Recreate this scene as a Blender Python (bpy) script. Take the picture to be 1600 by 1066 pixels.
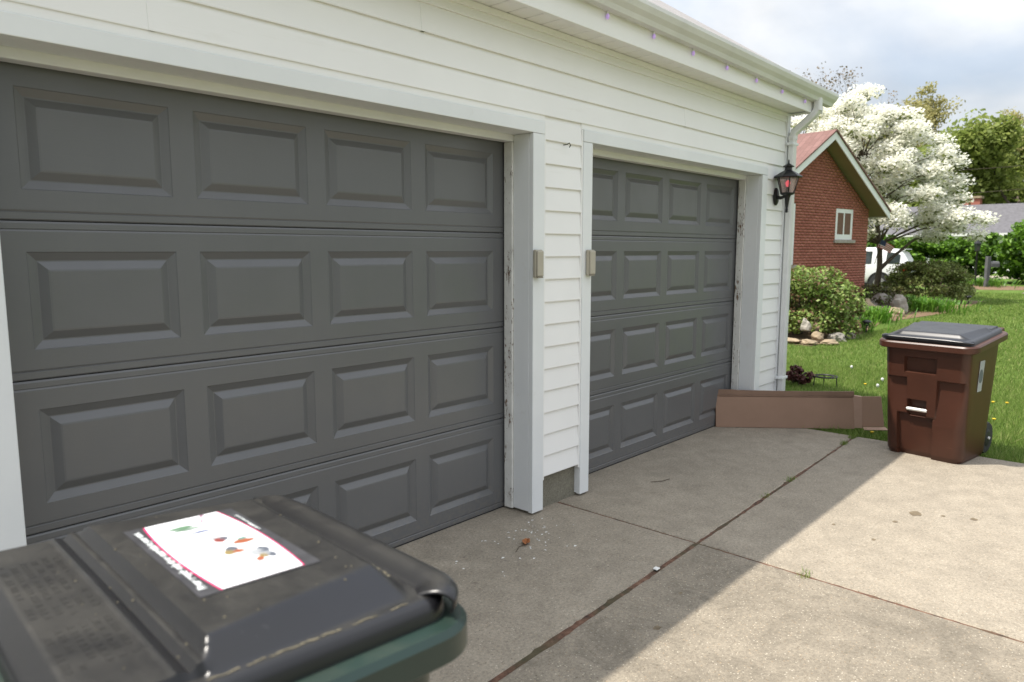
import bpy, math, random
import numpy as np
from mathutils import Vector, Matrix, noise as mnoise
R = math.radians
rng = np.random.default_rng(7)
random.seed(7)
for o in list(bpy.data.objects): bpy.data.objects.remove(o)
SC = bpy.context.scene
COL = SC.collection

# ------------------------------------------------------------------ camera
cam_d = bpy.data.cameras.new('camera'); cam = bpy.data.objects.new('camera', cam_d); COL.objects.link(cam)
cam.location = (-0.705, -2.8145, 1.5067)
cam.rotation_euler = (R(90 - 7.1176), R(0.0), R(-47.7275))
cam_d.sensor_width = 36.0; cam_d.lens = 25.45
cam_d.clip_start = 0.05; cam_d.clip_end = 1500
cam_d.dof.use_dof = True; cam_d.dof.focus_distance = 3.7; cam_d.dof.aperture_fstop = 4.0
SC.camera = cam

# ------------------------------------------------------------------ sky and sun
SUNV = Vector((-0.40, 0.325, 1.0)).normalized()
W = bpy.data.worlds.new('World'); SC.world = W; W.use_nodes = True
nt = W.node_tree; nt.nodes.clear()
def wn(t, **k):
    n = nt.nodes.new(t)
    for a, b in k.items(): setattr(n, a, b)
    return n
out = wn('ShaderNodeOutputWorld'); bg = wn('ShaderNodeBackground'); bg.inputs[1].default_value = 0.13
sky = wn('ShaderNodeTexSky', sky_type='NISHITA'); sky.sun_disc = False
sky.sun_elevation = math.asin(SUNV.z); sky.sun_rotation = math.atan2(SUNV.x, SUNV.y)
sky.air_density = 1.0; sky.dust_density = 2.0; sky.ozone_density = 1.0
tc = wn('ShaderNodeTexCoord'); sx = wn('ShaderNodeSeparateXYZ'); nt.links.new(tc.outputs['Generated'], sx.inputs[0])
mx = wn('ShaderNodeMath', operation='MAXIMUM'); nt.links.new(sx.outputs[2], mx.inputs[0]); mx.inputs[1].default_value = 0.0
ad = wn('ShaderNodeMath', operation='ADD'); nt.links.new(mx.outputs[0], ad.inputs[0]); ad.inputs[1].default_value = 0.22
dv = wn('ShaderNodeVectorMath', operation='DIVIDE'); nt.links.new(tc.outputs['Generated'], dv.inputs[0])
cb = wn('ShaderNodeCombineXYZ')
for i in range(3): nt.links.new(ad.outputs[0], cb.inputs[i])
nt.links.new(cb.outputs[0], dv.inputs[1])
mp = wn('ShaderNodeMapping'); nt.links.new(dv.outputs[0], mp.inputs[0]); mp.inputs['Scale'].default_value = (1.0, 1.25, 0.0); mp.inputs['Location'].default_value = (0.35, 0.9, 0)
n1 = wn('ShaderNodeTexNoise'); n1.inputs['Scale'].default_value = 1.1; n1.inputs['Detail'].default_value = 7; n1.inputs['Roughness'].default_value = 0.52; n1.inputs['Distortion'].default_value = 0.35
nt.links.new(mp.outputs[0], n1.inputs['Vector'])
rp = wn('ShaderNodeValToRGB'); rp.color_ramp.elements[0].position = 0.36; rp.color_ramp.elements[1].position = 0.60
rp.color_ramp.elements[0].color = (0.50, 0.50, 0.50, 1); rp.color_ramp.elements[1].color = (1, 1, 1, 1)
nt.links.new(n1.outputs[0], rp.inputs[0])
n2 = wn('ShaderNodeTexNoise'); n2.inputs['Scale'].default_value = 2.0; n2.inputs['Detail'].default_value = 6
nt.links.new(mp.outputs[0], n2.inputs['Vector'])
rp2 = wn('ShaderNodeValToRGB'); rp2.color_ramp.elements[0].position = 0.3; rp2.color_ramp.elements[1].position = 0.7
rp2.color_ramp.elements[0].color = (4.2, 4.35, 4.55, 1); rp2.color_ramp.elements[1].color = (5.9, 5.95, 5.95, 1)
nt.links.new(n2.outputs[0], rp2.inputs[0])
mxc = wn('ShaderNodeMix', data_type='RGBA'); nt.links.new(rp.outputs[0], mxc.inputs[0]); nt.links.new(sky.outputs[0], mxc.inputs[6]); nt.links.new(rp2.outputs[0], mxc.inputs[7])
# cloud cover is brighter overhead than near the horizon
gr = wn('ShaderNodeMath', operation='MULTIPLY_ADD'); nt.links.new(mx.outputs[0], gr.inputs[0]); gr.inputs[1].default_value = 1.02; gr.inputs[2].default_value = 0.49
vs_ = wn('ShaderNodeVectorMath', operation='SCALE'); nt.links.new(mxc.outputs[2], vs_.inputs[0]); nt.links.new(gr.outputs[0], vs_.inputs['Scale'])
nt.links.new(vs_.outputs[0], bg.inputs[0]); nt.links.new(bg.outputs[0], out.inputs[0])

sun_d = bpy.data.lights.new('sun', 'SUN'); sun = bpy.data.objects.new('sun', sun_d); COL.objects.link(sun)
sun_d.energy = 3.1; sun_d.angle = R(0.6); sun_d.color = (1.0, 0.94, 0.85)
sun.rotation_euler = SUNV.to_track_quat('Z', 'Y').to_euler(); sun.location = (0, 0, 30)

SC.view_settings.view_transform = 'Standard'; SC.view_settings.look = 'None'
SC.view_settings.exposure = 1.0; SC.view_settings.gamma = 1.0; SC.view_settings.use_curve_mapping = False
SC.render.engine = 'CYCLES'; SC.cycles.use_denoising = True
SC.cycles.max_bounces = 8; SC.cycles.diffuse_bounces = 4; SC.cycles.transparent_max_bounces = 8
SC.cycles.caustics_reflective = False; SC.cycles.caustics_refractive = False

# ------------------------------------------------------------------ materials
MATS = {}
class NT:
    def __init__(s, name):
        s.m = bpy.data.materials.new(name); s.m.use_nodes = True; s.t = s.m.node_tree; s.t.nodes.clear()
        s.o = s.n('ShaderNodeOutputMaterial'); s.b = s.n('ShaderNodeBsdfPrincipled'); s.l(s.b.outputs[0], s.o.inputs[0])
        MATS[name] = s.m
    def n(s, t, **k):
        x = s.t.nodes.new(t)
        for a, b in k.items(): setattr(x, a, b)
        return x
    def l(s, a, b): s.t.links.new(a, b)
    def pos(s, scale=(1, 1, 1)):
        g = s.n('ShaderNodeNewGeometry'); m = s.n('ShaderNodeMapping'); m.inputs['Scale'].default_value = scale
        s.l(g.outputs['Position'], m.inputs[0]); return m.outputs[0]
    def noise(s, scale, detail=4, rough=0.5, vec=None, dist=0.0):
        x = s.n('ShaderNodeTexNoise'); x.inputs['Scale'].default_value = scale; x.inputs['Detail'].default_value = detail
        x.inputs['Roughness'].default_value = rough; x.inputs['Distortion'].default_value = dist
        s.l(vec if vec is not None else s.pos(), x.inputs['Vector']); return x.outputs[0]
    def ramp(s, fac, stops):
        r = s.n('ShaderNodeValToRGB'); e = r.color_ramp.elements
        while len(e) < len(stops): e.new(0.5)
        for i, (p, c) in enumerate(stops):
            e[i].position = p; e[i].color = (*c, 1) if len(c) == 3 else c
        s.l(fac, r.inputs[0]); return r.outputs[0]
    def mix(s, f, a, b, mode='MIX'):
        x = s.n('ShaderNodeMix', data_type='RGBA', blend_type=mode)
        for sock, v in ((x.inputs[0], f), (x.inputs[6], a), (x.inputs[7], b)):
            if isinstance(v, (int, float)): sock.default_value = v
            elif isinstance(v, tuple): sock.default_value = (*v, 1)
            else: s.l(v, sock)
        return x.outputs[2]
    def col(s, c):
        if isinstance(c, tuple): s.b.inputs['Base Color'].default_value = (*c, 1)
        else: s.l(c, s.b.inputs['Base Color'])
        return s
    def rough(s, r):
        if isinstance(r, (int, float)): s.b.inputs['Roughness'].default_value = r
        else: s.l(r, s.b.inputs['Roughness'])
        return s
    def bump(s, h, strength=0.3, dist=0.01):
        x = s.n('ShaderNodeBump'); x.inputs['Strength'].default_value = strength; x.inputs['Distance'].default_value = dist
        s.l(h, x.inputs['Height']); s.l(x.outputs[0], s.b.inputs['Normal']); return s
    def val(s, **k):
        for a, b in k.items(): s.b.inputs[a.replace('_', ' ')].default_value = b
        return s
def plain(name, c, rough=0.6, var=0.12, scale=6, bump=0.0, bscale=60, spec=0.4, metallic=0.0):
    t = NT(name); f = t.noise(scale, 5, 0.6)
    d = tuple(max(0, x * (1 - var)) for x in c); u = tuple(min(1, x * (1 + var)) for x in c)
    t.col(t.ramp(f, [(0.3, d), (0.7, u)])).rough(rough).val(Specular_IOR_Level=spec, Metallic=metallic)
    if bump: t.bump(t.noise(bscale, 4), bump, 0.004)
    return t.m
def isl(name, stops, rough=0.6, trans=0.0, spec=0.3):
    t = NT(name); g = t.n('ShaderNodeNewGeometry'); c = t.ramp(g.outputs['Random Per Island'], stops)
    t.col(c).rough(rough).val(Specular_IOR_Level=spec)
    if trans:
        tr = t.n('ShaderNodeBsdfTranslucent'); t.l(c, tr.inputs[0]); ms = t.n('ShaderNodeMixShader'); ms.inputs[0].default_value = trans
        t.l(t.b.outputs[0], ms.inputs[1]); t.l(tr.outputs[0], ms.inputs[2]); t.l(ms.outputs[0], t.o.inputs[0])
    return t.m

# vinyl siding: white, faint wood grain, light dirt
t = NT('vinyl'); f = t.noise(1.3, 5, 0.6); c = t.ramp(f, [(0.25, (0.785, 0.785, 0.775)), (0.7, (0.835, 0.835, 0.825))])
streak = t.noise(3.0, 6, 0.7, t.pos((0.6, 1, 6)))
c = t.mix(t.ramp(streak, [(0.60, (0, 0, 0)), (0.85, (0.35, 0.35, 0.35))]), c, (0.62, 0.60, 0.54))
t.col(c).rough(0.42).val(Specular_IOR_Level=0.4).bump(t.mix(0.06, t.noise(2.2, 2, 0.4, t.pos((1, 1, 0.6))), t.noise(60, 3, 0.5, t.pos((0.15, 1, 3)))), 0.30, 0.012)
# aluminium trim wrap: cool white
t = NT('trim'); f = t.noise(2.2, 5, 0.6); c = t.ramp(f, [(0.3, (0.70, 0.725, 0.735)), (0.7, (0.77, 0.79, 0.795))])
dirt = t.noise(5.0, 8, 0.75); c = t.mix(t.ramp(dirt, [(0.62, (0, 0, 0)), (0.80, (0.4, 0.4, 0.4))]), c, (0.52, 0.50, 0.45))
t.col(c).rough(0.38).val(Specular_IOR_Level=0.45).bump(t.noise(4, 3), 0.15, 0.01)
# old painted wood, peeling
t = NT('peeling'); v = t.pos((1, 1, 0.28)); f = t.noise(60, 9, 0.75, v, 0.6); big = t.noise(11, 3, 0.5, v)
m = t.n('ShaderNodeMath', operation='ADD'); t.l(f, m.inputs[0]); mm = t.n('ShaderNodeMath', operation='MULTIPLY'); t.l(big, mm.inputs[0]); mm.inputs[1].default_value = 0.55; t.l(mm.outputs[0], m.inputs[1])
pe = t.ramp(m.outputs[0], [(0.855, (0, 0, 0)), (0.87, (1, 1, 1))])
wood = t.ramp(t.noise(60, 4, 0.6, t.pos((4, 4, 0.4))), [(0.3, (0.10, 0.055, 0.03)), (0.7, (0.24, 0.15, 0.09))])
paint = t.ramp(t.noise(9, 6, 0.7), [(0.3, (0.60, 0.60, 0.57)), (0.65, (0.74, 0.74, 0.71))])
t.col(t.mix(pe, paint, wood)).rough(0.6); inv = t.n('ShaderNodeInvert'); t.l(pe, inv.inputs[1]); t.bump(inv.outputs[0], 0.6, 0.004)
# grey steel doors with embossed grain
t = NT('door_steel'); f = t.noise(1.1, 5, 0.6); c = t.ramp(f, [(0.3, (0.107, 0.110, 0.114)), (0.7, (0.125, 0.127, 0.130))])
dust = t.noise(8, 8, 0.7); c = t.mix(t.ramp(dust, [(0.58, (0, 0, 0)), (0.9, (0.25, 0.25, 0.25))]), c, (0.17, 0.165, 0.155))
wst = t.noise(9, 6, 0.65, t.pos((3.0, 1, 0.22))); c = t.mix(t.ramp(wst, [(0.52, (0, 0, 0)), (0.8, (0.10, 0.10, 0.10))]), c, (0.165, 0.16, 0.15))
gz = t.n('ShaderNodeSeparateXYZ'); t.l(t.pos(), gz.inputs[0])
lowm = t.ramp(gz.outputs[2], [(0.0, (1, 1, 1)), (0.30, (0, 0, 0))]); spl = t.ramp(t.noise(38, 7, 0.7), [(0.45, (0, 0, 0)), (0.68, (0.55, 0.55, 0.55))])
c = t.mix(t.mix(1.0, lowm, spl, 'MULTIPLY'), c, (0.20, 0.175, 0.14))
t.col(c).rough(t.ramp(t.noise(5, 5), [(0.3, (0.28, 0.28, 0.28)), (0.7, (0.42, 0.42, 0.42))])).val(Specular_IOR_Level=0.6)
t.bump(t.noise(130, 3, 0.6, t.pos((0.12, 1, 1.6))), 0.22, 0.0015)
plain('rubber', (0.03, 0.03, 0.032), 0.7, 0.2, 20)
# concrete
def concrete(name, lo, hi, speck, dark):
    t = NT(name); v = t.pos()
    c = t.ramp(t.noise(0.9, 6, 0.6, v), [(0.3, lo), (0.7, hi)])
    c = t.mix(t.ramp(t.noise(7, 8, 0.72, v), [(0.35, (0.45, 0.45, 0.45)), (0.62, (0, 0, 0))]), c, tuple(x * 0.62 for x in lo))
    vo = t.n('ShaderNodeTexVoronoi'); vo.inputs['Scale'].default_value = 95; t.l(v, vo.inputs['Vector'])
    peb = t.ramp(vo.outputs['Distance'], [(0.16, (1, 1, 1)), (0.34, (0, 0, 0))])
    bwn = t.n('ShaderNodeSeparateColor'); t.l(vo.outputs['Color'], bwn.inputs[0])
    sel = t.ramp(bwn.outputs[0], [(0.48, (0, 0, 0)), (0.56, (speck, speck, speck))])
    pf = t.mix(1.0, peb, sel, 'MULTIPLY')
    pc = t.ramp(bwn.outputs[1], [(0.0, (0.10, 0.085, 0.065)), (0.35, (0.33, 0.24, 0.15)), (0.6, (0.42, 0.37, 0.29)), (1.0, (0.52, 0.48, 0.40))])
    c = t.mix(pf, c, pc)
    fine = t.noise(260, 3, 0.7, v); c = t.mix(0.55, c, t.ramp(fine, [(0.3, (0.32, 0.32, 0.32)), (0.7, (0.72, 0.72, 0.72))]), 'OVERLAY')
    st = t.noise(1.7, 7, 0.62, v, 0.8); c = t.mix(t.ramp(st, [(0.54, (0, 0, 0)), (0.72, (dark, dark, dark))]), c, (0.085, 0.075, 0.06))
    mo = t.noise(75, 7, 0.75, v); c = t.mix(0.75, c, t.ramp(mo, [(0.32, (0.26, 0.255, 0.245)), (0.5, (0.5, 0.5, 0.5)), (0.68, (0.66, 0.655, 0.64))]), 'OVERLAY')
    gm = t.noise(5.5, 9, 0.78, v, 1.2); c = t.mix(t.ramp(gm, [(0.50, (0, 0, 0)), (0.66, (dark * 1.3,) * 3)]), c, tuple(x * 0.50 for x in lo))
    sp = t.noise(13, 3, 0.5, v); c = t.mix(t.ramp(sp, [(0.71, (0, 0, 0)), (0.76, (0.6, 0.6, 0.6))]), c, (0.10, 0.085, 0.065))
    t.col(c).rough(0.85).val(Specular_IOR_Level=0.25)
    h = t.mix(0.5, fine, peb, 'ADD'); t.bump(h, 0.35, 0.0025)
    return t.m
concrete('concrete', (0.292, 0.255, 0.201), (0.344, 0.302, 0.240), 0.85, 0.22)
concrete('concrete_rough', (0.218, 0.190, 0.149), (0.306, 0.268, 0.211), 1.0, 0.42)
concrete('foundation_concrete', (0.20, 0.19, 0.15), (0.26, 0.24, 0.19), 0.2, 0.5)
t = NT('joint_filler'); f = t.noise(22, 6, 0.7); c = t.ramp(f, [(0.32, (0.03, 0.02, 0.015)), (0.5, (0.12, 0.06, 0.038)), (0.72, (0.22, 0.13, 0.085))])
c = t.mix(t.ramp(t.noise(3.1, 4, 0.6), [(0.50, (0, 0, 0)), (0.62, (0.75, 0.75, 0.75))]), c, (0.055, 0.058, 0.028)); t.col(c); t.rough(0.95).bump(f, 0.8, 0.01)
# lawn soil and sod below the blades
t = NT('lawn_sod'); v = t.pos(); c = t.ramp(t.noise(2.2, 8, 0.7, v), [(0.3, (0.075, 0.12, 0.024)), (0.55, (0.12, 0.19, 0.038)), (0.8, (0.18, 0.23, 0.065))])
wv = t.n('ShaderNodeTexWave', bands_direction='Y'); wv.inputs['Scale'].default_value = 0.28; wv.inputs['Distortion'].default_value = 1.2; t.l(v, wv.inputs[0])
c = t.mix(t.ramp(wv.outputs[1], [(0.2, (0, 0, 0)), (0.8, (0.35, 0.35, 0.35))]), c, (0.15, 0.24, 0.055))
t.col(c).rough(0.95).val(Specular_IOR_Level=0.1).bump(t.noise(45, 6, 0.7, v), 1.0, 0.05)
isl('grass_blade', [(0.0, (0.09, 0.155, 0.03)), (0.35, (0.15, 0.24, 0.045)), (0.7, (0.215, 0.305, 0.07)), (0.92, (0.29, 0.36, 0.11)), (1.0, (0.39, 0.35, 0.17))], 0.6, 0.35, 0.15)
isl('lily_blade', [(0.0, (0.05, 0.13, 0.015)), (0.6, (0.10, 0.24, 0.025)), (1.0, (0.17, 0.32, 0.045))], 0.4, 0.35)
isl('leaf_spirea', [(0.0, (0.15, 0.075, 0.045)), (0.13, (0.20, 0.12, 0.065)), (0.26, (0.12, 0.18, 0.04)), (0.7, (0.20, 0.30, 0.06)), (1.0, (0.34, 0.42, 0.13))], 0.5, 0.3)
isl('leaf_spirea_dark', [(0.0, (0.08, 0.05, 0.03)), (0.4, (0.07, 0.08, 0.025)), (0.8, (0.12, 0.15, 0.04)), (1.0, (0.20, 0.20, 0.07))], 0.55, 0.25)
isl('leaf_box', [(0.0, (0.17, 0.13, 0.07)), (0.3, (0.16, 0.205, 0.06)), (0.7, (0.25, 0.31, 0.09)), (1.0, (0.36, 0.41, 0.15))], 0.5, 0.3)
isl('leaf_red', [(0.0, (0.06, 0.018, 0.018)), (1.0, (0.14, 0.055, 0.045))], 0.5, 0.2)
isl('leaf_bright', [(0.0, (0.03, 0.07, 0.008)), (0.5, (0.085, 0.175, 0.018)), (0.8, (0.15, 0.29, 0.032)), (1.0, (0.23, 0.40, 0.05))], 0.45, 0.35)
isl('leaf_olive', [(0.0, (0.28, 0.265, 0.10)), (0.5, (0.39, 0.36, 0.15)), (1.0, (0.50, 0.455, 0.21))], 0.6, 0.5)
isl('leaf_mid', [(0.0, (0.16, 0.205, 0.05)), (0.5, (0.25, 0.315, 0.075)), (1.0, (0.36, 0.41, 0.12))], 0.55, 0.55)
isl('leaf_bud', [(0.0, (0.14, 0.10, 0.07)), (1.0, (0.24, 0.18, 0.10))], 0.7, 0.2)
isl('blossom', [(0.0, (0.80, 0.79, 0.67)), (0.5, (0.88, 0.875, 0.79)), (1.0, (0.90, 0.90, 0.87))], 0.6, 0.45)
isl('leaf_dogwood', [(0.0, (0.10, 0.14, 0.03)), (1.0, (0.22, 0.25, 0.07))], 0.6, 0.35)
plain('bark', (0.11, 0.088, 0.068), 0.9, 0.35, 20, 0.6, 60)
plain('bark_grey', (0.15, 0.135, 0.12), 0.9, 0.3, 20, 0.5, 60)
plain('stone_tan', (0.30, 0.235, 0.155), 0.9, 0.3, 6, 0.5, 25)
plain('stone_grey', (0.26, 0.24, 0.21), 0.9, 0.3, 6, 0.5, 25)
plain('stone_pale', (0.34, 0.315, 0.275), 0.9, 0.25, 8, 0.5, 25)
isl('brick', [(0.0, (0.31, 0.108, 0.078)), (0.5, (0.35, 0.128, 0.092)), (1.0, (0.39, 0.150, 0.108))], 0.85)
plain('mortar', (0.17, 0.10, 0.072), 0.95, 0.15, 20)
t = NT('shingle_red'); br = t.n('ShaderNodeTexBrick'); br.inputs['Scale'].default_value = 1.0
for k_, v_ in (('Brick Width', 0.3), ('Row Height', 0.14), ('Mortar Size', 0.008)): br.inputs[k_].default_value = v_
br.inputs['Color1'].default_value = (0.16, 0.080, 0.068, 1); br.inputs['Color2'].default_value = (0.23, 0.125, 0.11, 1); br.inputs['Mortar'].default_value = (0.08, 0.04, 0.035, 1)
t.l(t.pos(), br.inputs[0]); t.col(t.mix(0.4, br.outputs[0], t.ramp(t.noise(40, 3), [(0.3, (0.12, 0.06, 0.05)), (0.7, (0.26, 0.15, 0.13))]))).rough(0.9)
plain('shingle_grey', (0.125, 0.122, 0.132), 0.95, 0.2, 5, 0.4, 30)
plain('shingle_pale', (0.30, 0.285, 0.28), 0.9, 0.2, 12, 0.5, 80)
plain('soffit_tan', (0.30, 0.265, 0.18), 0.7, 0.1, 2)
plain('gutter_white', (0.69, 0.695, 0.69), 0.4, 0.07, 3)
plain('white_paint', (0.76, 0.77, 0.77), 0.5, 0.06, 3)
plain('glass_dark', (0.02, 0.028, 0.03), 0.06, 0.3, 3, spec=0.6)
plain('curtain', (0.26, 0.27, 0.17), 0.8, 0.5, 6)
plain('black_iron', (0.012, 0.012, 0.013), 0.42, 0.3, 30)
plain('beige_plastic', (0.40, 0.37, 0.30), 0.5, 0.08, 10)
plain('beige_dark', (0.24, 0.22, 0.175), 0.55, 0.08, 10)
t = NT('cardboard'); f = t.noise(3, 5, 0.6); c = t.ramp(f, [(0.3, (0.265, 0.172, 0.122)), (0.7, (0.315, 0.205, 0.148))])
t.col(c).rough(0.85).val(Specular_IOR_Level=0.15).bump(t.noise(120, 2, 0.5, t.pos((0.6, 0.6, 3))), 0.08, 0.002)
plain('cardboard_dark', (0.20, 0.125, 0.085), 0.85, 0.1, 6)
plain('cardboard_light', (0.36, 0.24, 0.18), 0.85, 0.08, 6)
plain('cardboard_core', (0.24, 0.16, 0.11), 0.9, 0.2, 50)
def plastic(name, c, rough, dust, dcol, dlo=0.5, dhi=0.75):
    t = NT(name); base = t.ramp(t.noise(5, 5, 0.6), [(0.3, tuple(x * 0.85 for x in c)), (0.7, tuple(x * 1.12 for x in c))])
    d1 = t.noise(9, 9, 0.72, t.pos(), 0.4)
    g = t.n('ShaderNodeNewGeometry'); sp = t.n('ShaderNodeSeparateXYZ'); t.l(g.outputs['Normal'], sp.inputs[0])
    upf = t.ramp(sp.outputs[2], [(0.93, (0, 0, 0)), (0.995, (1, 1, 1))])
    df = t.mix(1.0, t.ramp(d1, [(dlo - 0.10, (dust * 0.18,) * 3), (dhi, (dust,) * 3)]), upf, 'MULTIPLY')
    scr = t.noise(70, 2, 0.5, t.pos((1, 0.12, 1))); scf = t.ramp(scr, [(0.70, (0, 0, 0)), (0.76, (0.25, 0.25, 0.25))])
    c1 = t.mix(df, base, dcol); c1 = t.mix(scf, c1, tuple(min(1, x * 2.2 + 0.02) for x in c))
    t.col(c1); rr = t.mix(df, (rough,) * 3, (0.75,) * 3); t.rough(rr); t.val(Specular_IOR_Level=0.5)
    t.bump(t.noise(420, 2), 0.05, 0.0008)
    return t.m
plastic('lid_black', (0.011, 0.011, 0.0125), 0.30, 0.7, (0.036, 0.0335, 0.027), 0.46, 0.70)
plastic('lid_navy', (0.014, 0.0155, 0.020), 0.32, 0.35, (0.035, 0.036, 0.042))
plastic('bin_green', (0.010, 0.028, 0.023), 0.38, 0.3, (0.09, 0.09, 0.06))
plastic('bin_brown', (0.055, 0.0185, 0.010), 0.38, 0.25, (0.14, 0.09, 0.06))
plain('dirt_line', (0.13, 0.115, 0.08), 0.95, 0.4, 60)
plain('sticker_white', (0.84, 0.85, 0.87), 0.35, 0.02, 10)
plain('sticker_pink', (0.62, 0.03, 0.14), 0.4, 0.05, 10)
plain('sticker_film', (0.055, 0.055, 0.06), 0.3, 0.25, 30)
plain('print_white', (0.72, 0.76, 0.76), 0.4, 0.03, 10)
plain('print_grey', (0.34, 0.355, 0.37), 0.4, 0.04, 60)
for nm, c in (('print_green', (0.30, 0.52, 0.33)), ('print_blue', (0.22, 0.28, 0.55)), ('print_red', (0.55, 0.12, 0.10)), ('print_orange', (0.75, 0.22, 0.10)), ('print_teal', (0.30, 0.62, 0.55)), ('print_slate', (0.25, 0.28, 0.34)), ('print_yellow', (0.60, 0.45, 0.18)), ('print_magenta', (0.50, 0.12, 0.30))):
    plain(nm, tuple(x*0.42 for x in c), 0.4, 0.05, 20)
plain('metal_bar', (0.72, 0.72, 0.70), 0.35, 0.05, 10)
plain('car_white', (0.74, 0.75, 0.76), 0.25, 0.03, 2, spec=0.6)
plain('car_black', (0.015, 0.015, 0.016), 0.5, 0.2, 5)
plain('tail_red', (0.45, 0.015, 0.015), 0.2, 0.1, 5)
plain('rim_alloy', (0.45, 0.45, 0.46), 0.3, 0.1, 5, metallic=0.6)
plain('flag_red', (0.50, 0.05, 0.06), 0.8, 0.08, 9); plain('flag_white', (0.78, 0.76, 0.74), 0.8, 0.05, 9); plain('flag_blue', (0.05, 0.07, 0.16), 0.8, 0.08, 9)
plain('wood_grey', (0.10, 0.10, 0.105), 0.85, 0.2, 10)
plain('dead_leaf', (0.30, 0.11, 0.035), 0.8, 0.25, 60)
plain('twig', (0.09, 0.07, 0.05), 0.9, 0.2, 60)
plain('paint_chip', (0.75, 0.75, 0.72), 0.6, 0.05, 60)
plain('flower_yellow', (0.62, 0.42, 0.02), 0.7, 0.1, 60); plain('flower_puff', (0.72, 0.72, 0.70), 0.9, 0.05, 60); plain('stem_green', (0.12, 0.20, 0.04), 0.7, 0.1, 60)
plain('mulch', (0.16, 0.105, 0.06), 0.95, 0.4, 9, 0.6, 40)
t = NT('lantern_glass'); t.col((0.90, 0.78, 0.75)).rough(0.25).val(Transmission_Weight=0.85, IOR=1.15, Specular_IOR_Level=0.3)
t = NT('bulb_glow'); t.col((0.9, 0.25, 0.28)); t.b.inputs['Emission Color'].default_value = (1.0, 0.12, 0.17, 1); t.b.inputs['Emission Strength'].default_value = 0.55
t = NT('string_bulb'); t.col((0.62, 0.45, 0.85)).rough(0.3); t.b.inputs['Emission Color'].default_value = (0.60, 0.38, 1.0, 1); t.b.inputs['Emission Strength'].default_value = 0.10
M = MATS

# ------------------------------------------------------------------ geometry helpers
class MB:
    def __init__(s): s.v = []; s.f = []
    def add(s, vs, fs):
        b = len(s.v); s.v.extend([tuple(map(float, p)) for p in vs]); s.f.extend([tuple(i + b for i in f) for f in fs]); return s
    def box(s, x0, x1, y0, y1, z0, z1):
        return s.add([(x0,y0,z0),(x1,y0,z0),(x1,y1,z0),(x0,y1,z0),(x0,y0,z1),(x1,y0,z1),(x1,y1,z1),(x0,y1,z1)],
                     [(0,3,2,1),(4,5,6,7),(0,1,5,4),(1,2,6,5),(2,3,7,6),(3,0,4,7)])
    def prism(s, poly, axis, a, b):
        # poly: 2-D points in the two other axes (cyclic order), extruded from a to b along axis
        n = len(poly)
        def P(p, w):
            if axis == 0: return (w, p[0], p[1])
            if axis == 1: return (p[0], w, p[1])
            return (p[0], p[1], w)
        return s.add([P(p, a) for p in poly] + [P(p, b) for p in poly],
                     [tuple(range(n))[::-1], tuple(range(n, 2 * n))] + [(i, (i + 1) % n, n + (i + 1) % n, n + i) for i in range(n)])
    def tube(s, pts, rad, n=8, cap=True):
        pts = [Vector(p) for p in pts]; k = len(pts)
        if not hasattr(rad, '__len__'): rad = [rad] * k
        b = len(s.v); prev = None
        for i, p in enumerate(pts):
            d = (pts[min(i + 1, k - 1)] - pts[max(i - 1, 0)])
            d = d.normalized() if d.length > 1e-9 else Vector((0, 0, 1))
            if prev is None:
                a = d.orthogonal().normalized()
            else:
                a = (prev - d * prev.dot(d)); a = a.normalized() if a.length > 1e-6 else d.orthogonal().normalized()
            prev = a; c = d.cross(a)
            for j in range(n):
                th = 2 * math.pi * j / n; q = p + (a * math.cos(th) + c * math.sin(th)) * rad[i]; s.v.append(tuple(q))
        for i in range(k - 1):
            for j in range(n):
                s.f.append((b + i*n + j, b + i*n + (j+1) % n, b + (i+1)*n + (j+1) % n, b + (i+1)*n + j))
        if cap: s.f.append(tuple(b + j for j in range(n))[::-1]); s.f.append(tuple(b + (k-1)*n + j for j in range(n)))
        return s
    def lathe(s, prof, n=16, c=(0, 0, 0), axis=2):
        b = len(s.v); k = len(prof)
        for r, h in prof:
            for j in range(n):
                th = 2 * math.pi * j / n; a, e = r * math.cos(th), r * math.sin(th)
                p = (a, e, h) if axis == 2 else ((h, a, e) if axis == 0 else (e, h, a))
                s.v.append((p[0] + c[0], p[1] + c[1], p[2] + c[2]))
        for i in range(k - 1):
            for j in range(n): s.f.append((b + i*n + j, b + i*n + (j+1) % n, b + (i+1)*n + (j+1) % n, b + (i+1)*n + j))
        s.f.append(tuple(b + j for j in range(n))[::-1]); s.f.append(tuple(b + (k-1)*n + j for j in range(n)))
        return s
    def rings(s, rings, cap0=True, cap1=True):
        b = len(s.v); n = len(rings[0])
        for r in rings: s.v.extend([tuple(p) for p in r])
        for i in range(len(rings) - 1):
            for j in range(n): s.f.append((b + i*n + j, b + i*n + (j+1) % n, b + (i+1)*n + (j+1) % n, b + (i+1)*n + j))
        if cap0: s.f.append(tuple(b + j for j in range(n))[::-1])
        if cap1: s.f.append(tuple(b + (len(rings)-1)*n + j for j in range(n)))
        return s
    def mesh(s, name):
        me = bpy.data.meshes.new(name); me.from_pydata(s.v, [], s.f); me.update(); return me
    def build(s, name, mat, parent=None, smooth=False, bevel=0.0, solid=0.0, loc=None, seg=2):
        me = s.mesh(name); return link(name, me, mat, parent, smooth, bevel, solid, loc, seg)
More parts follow.
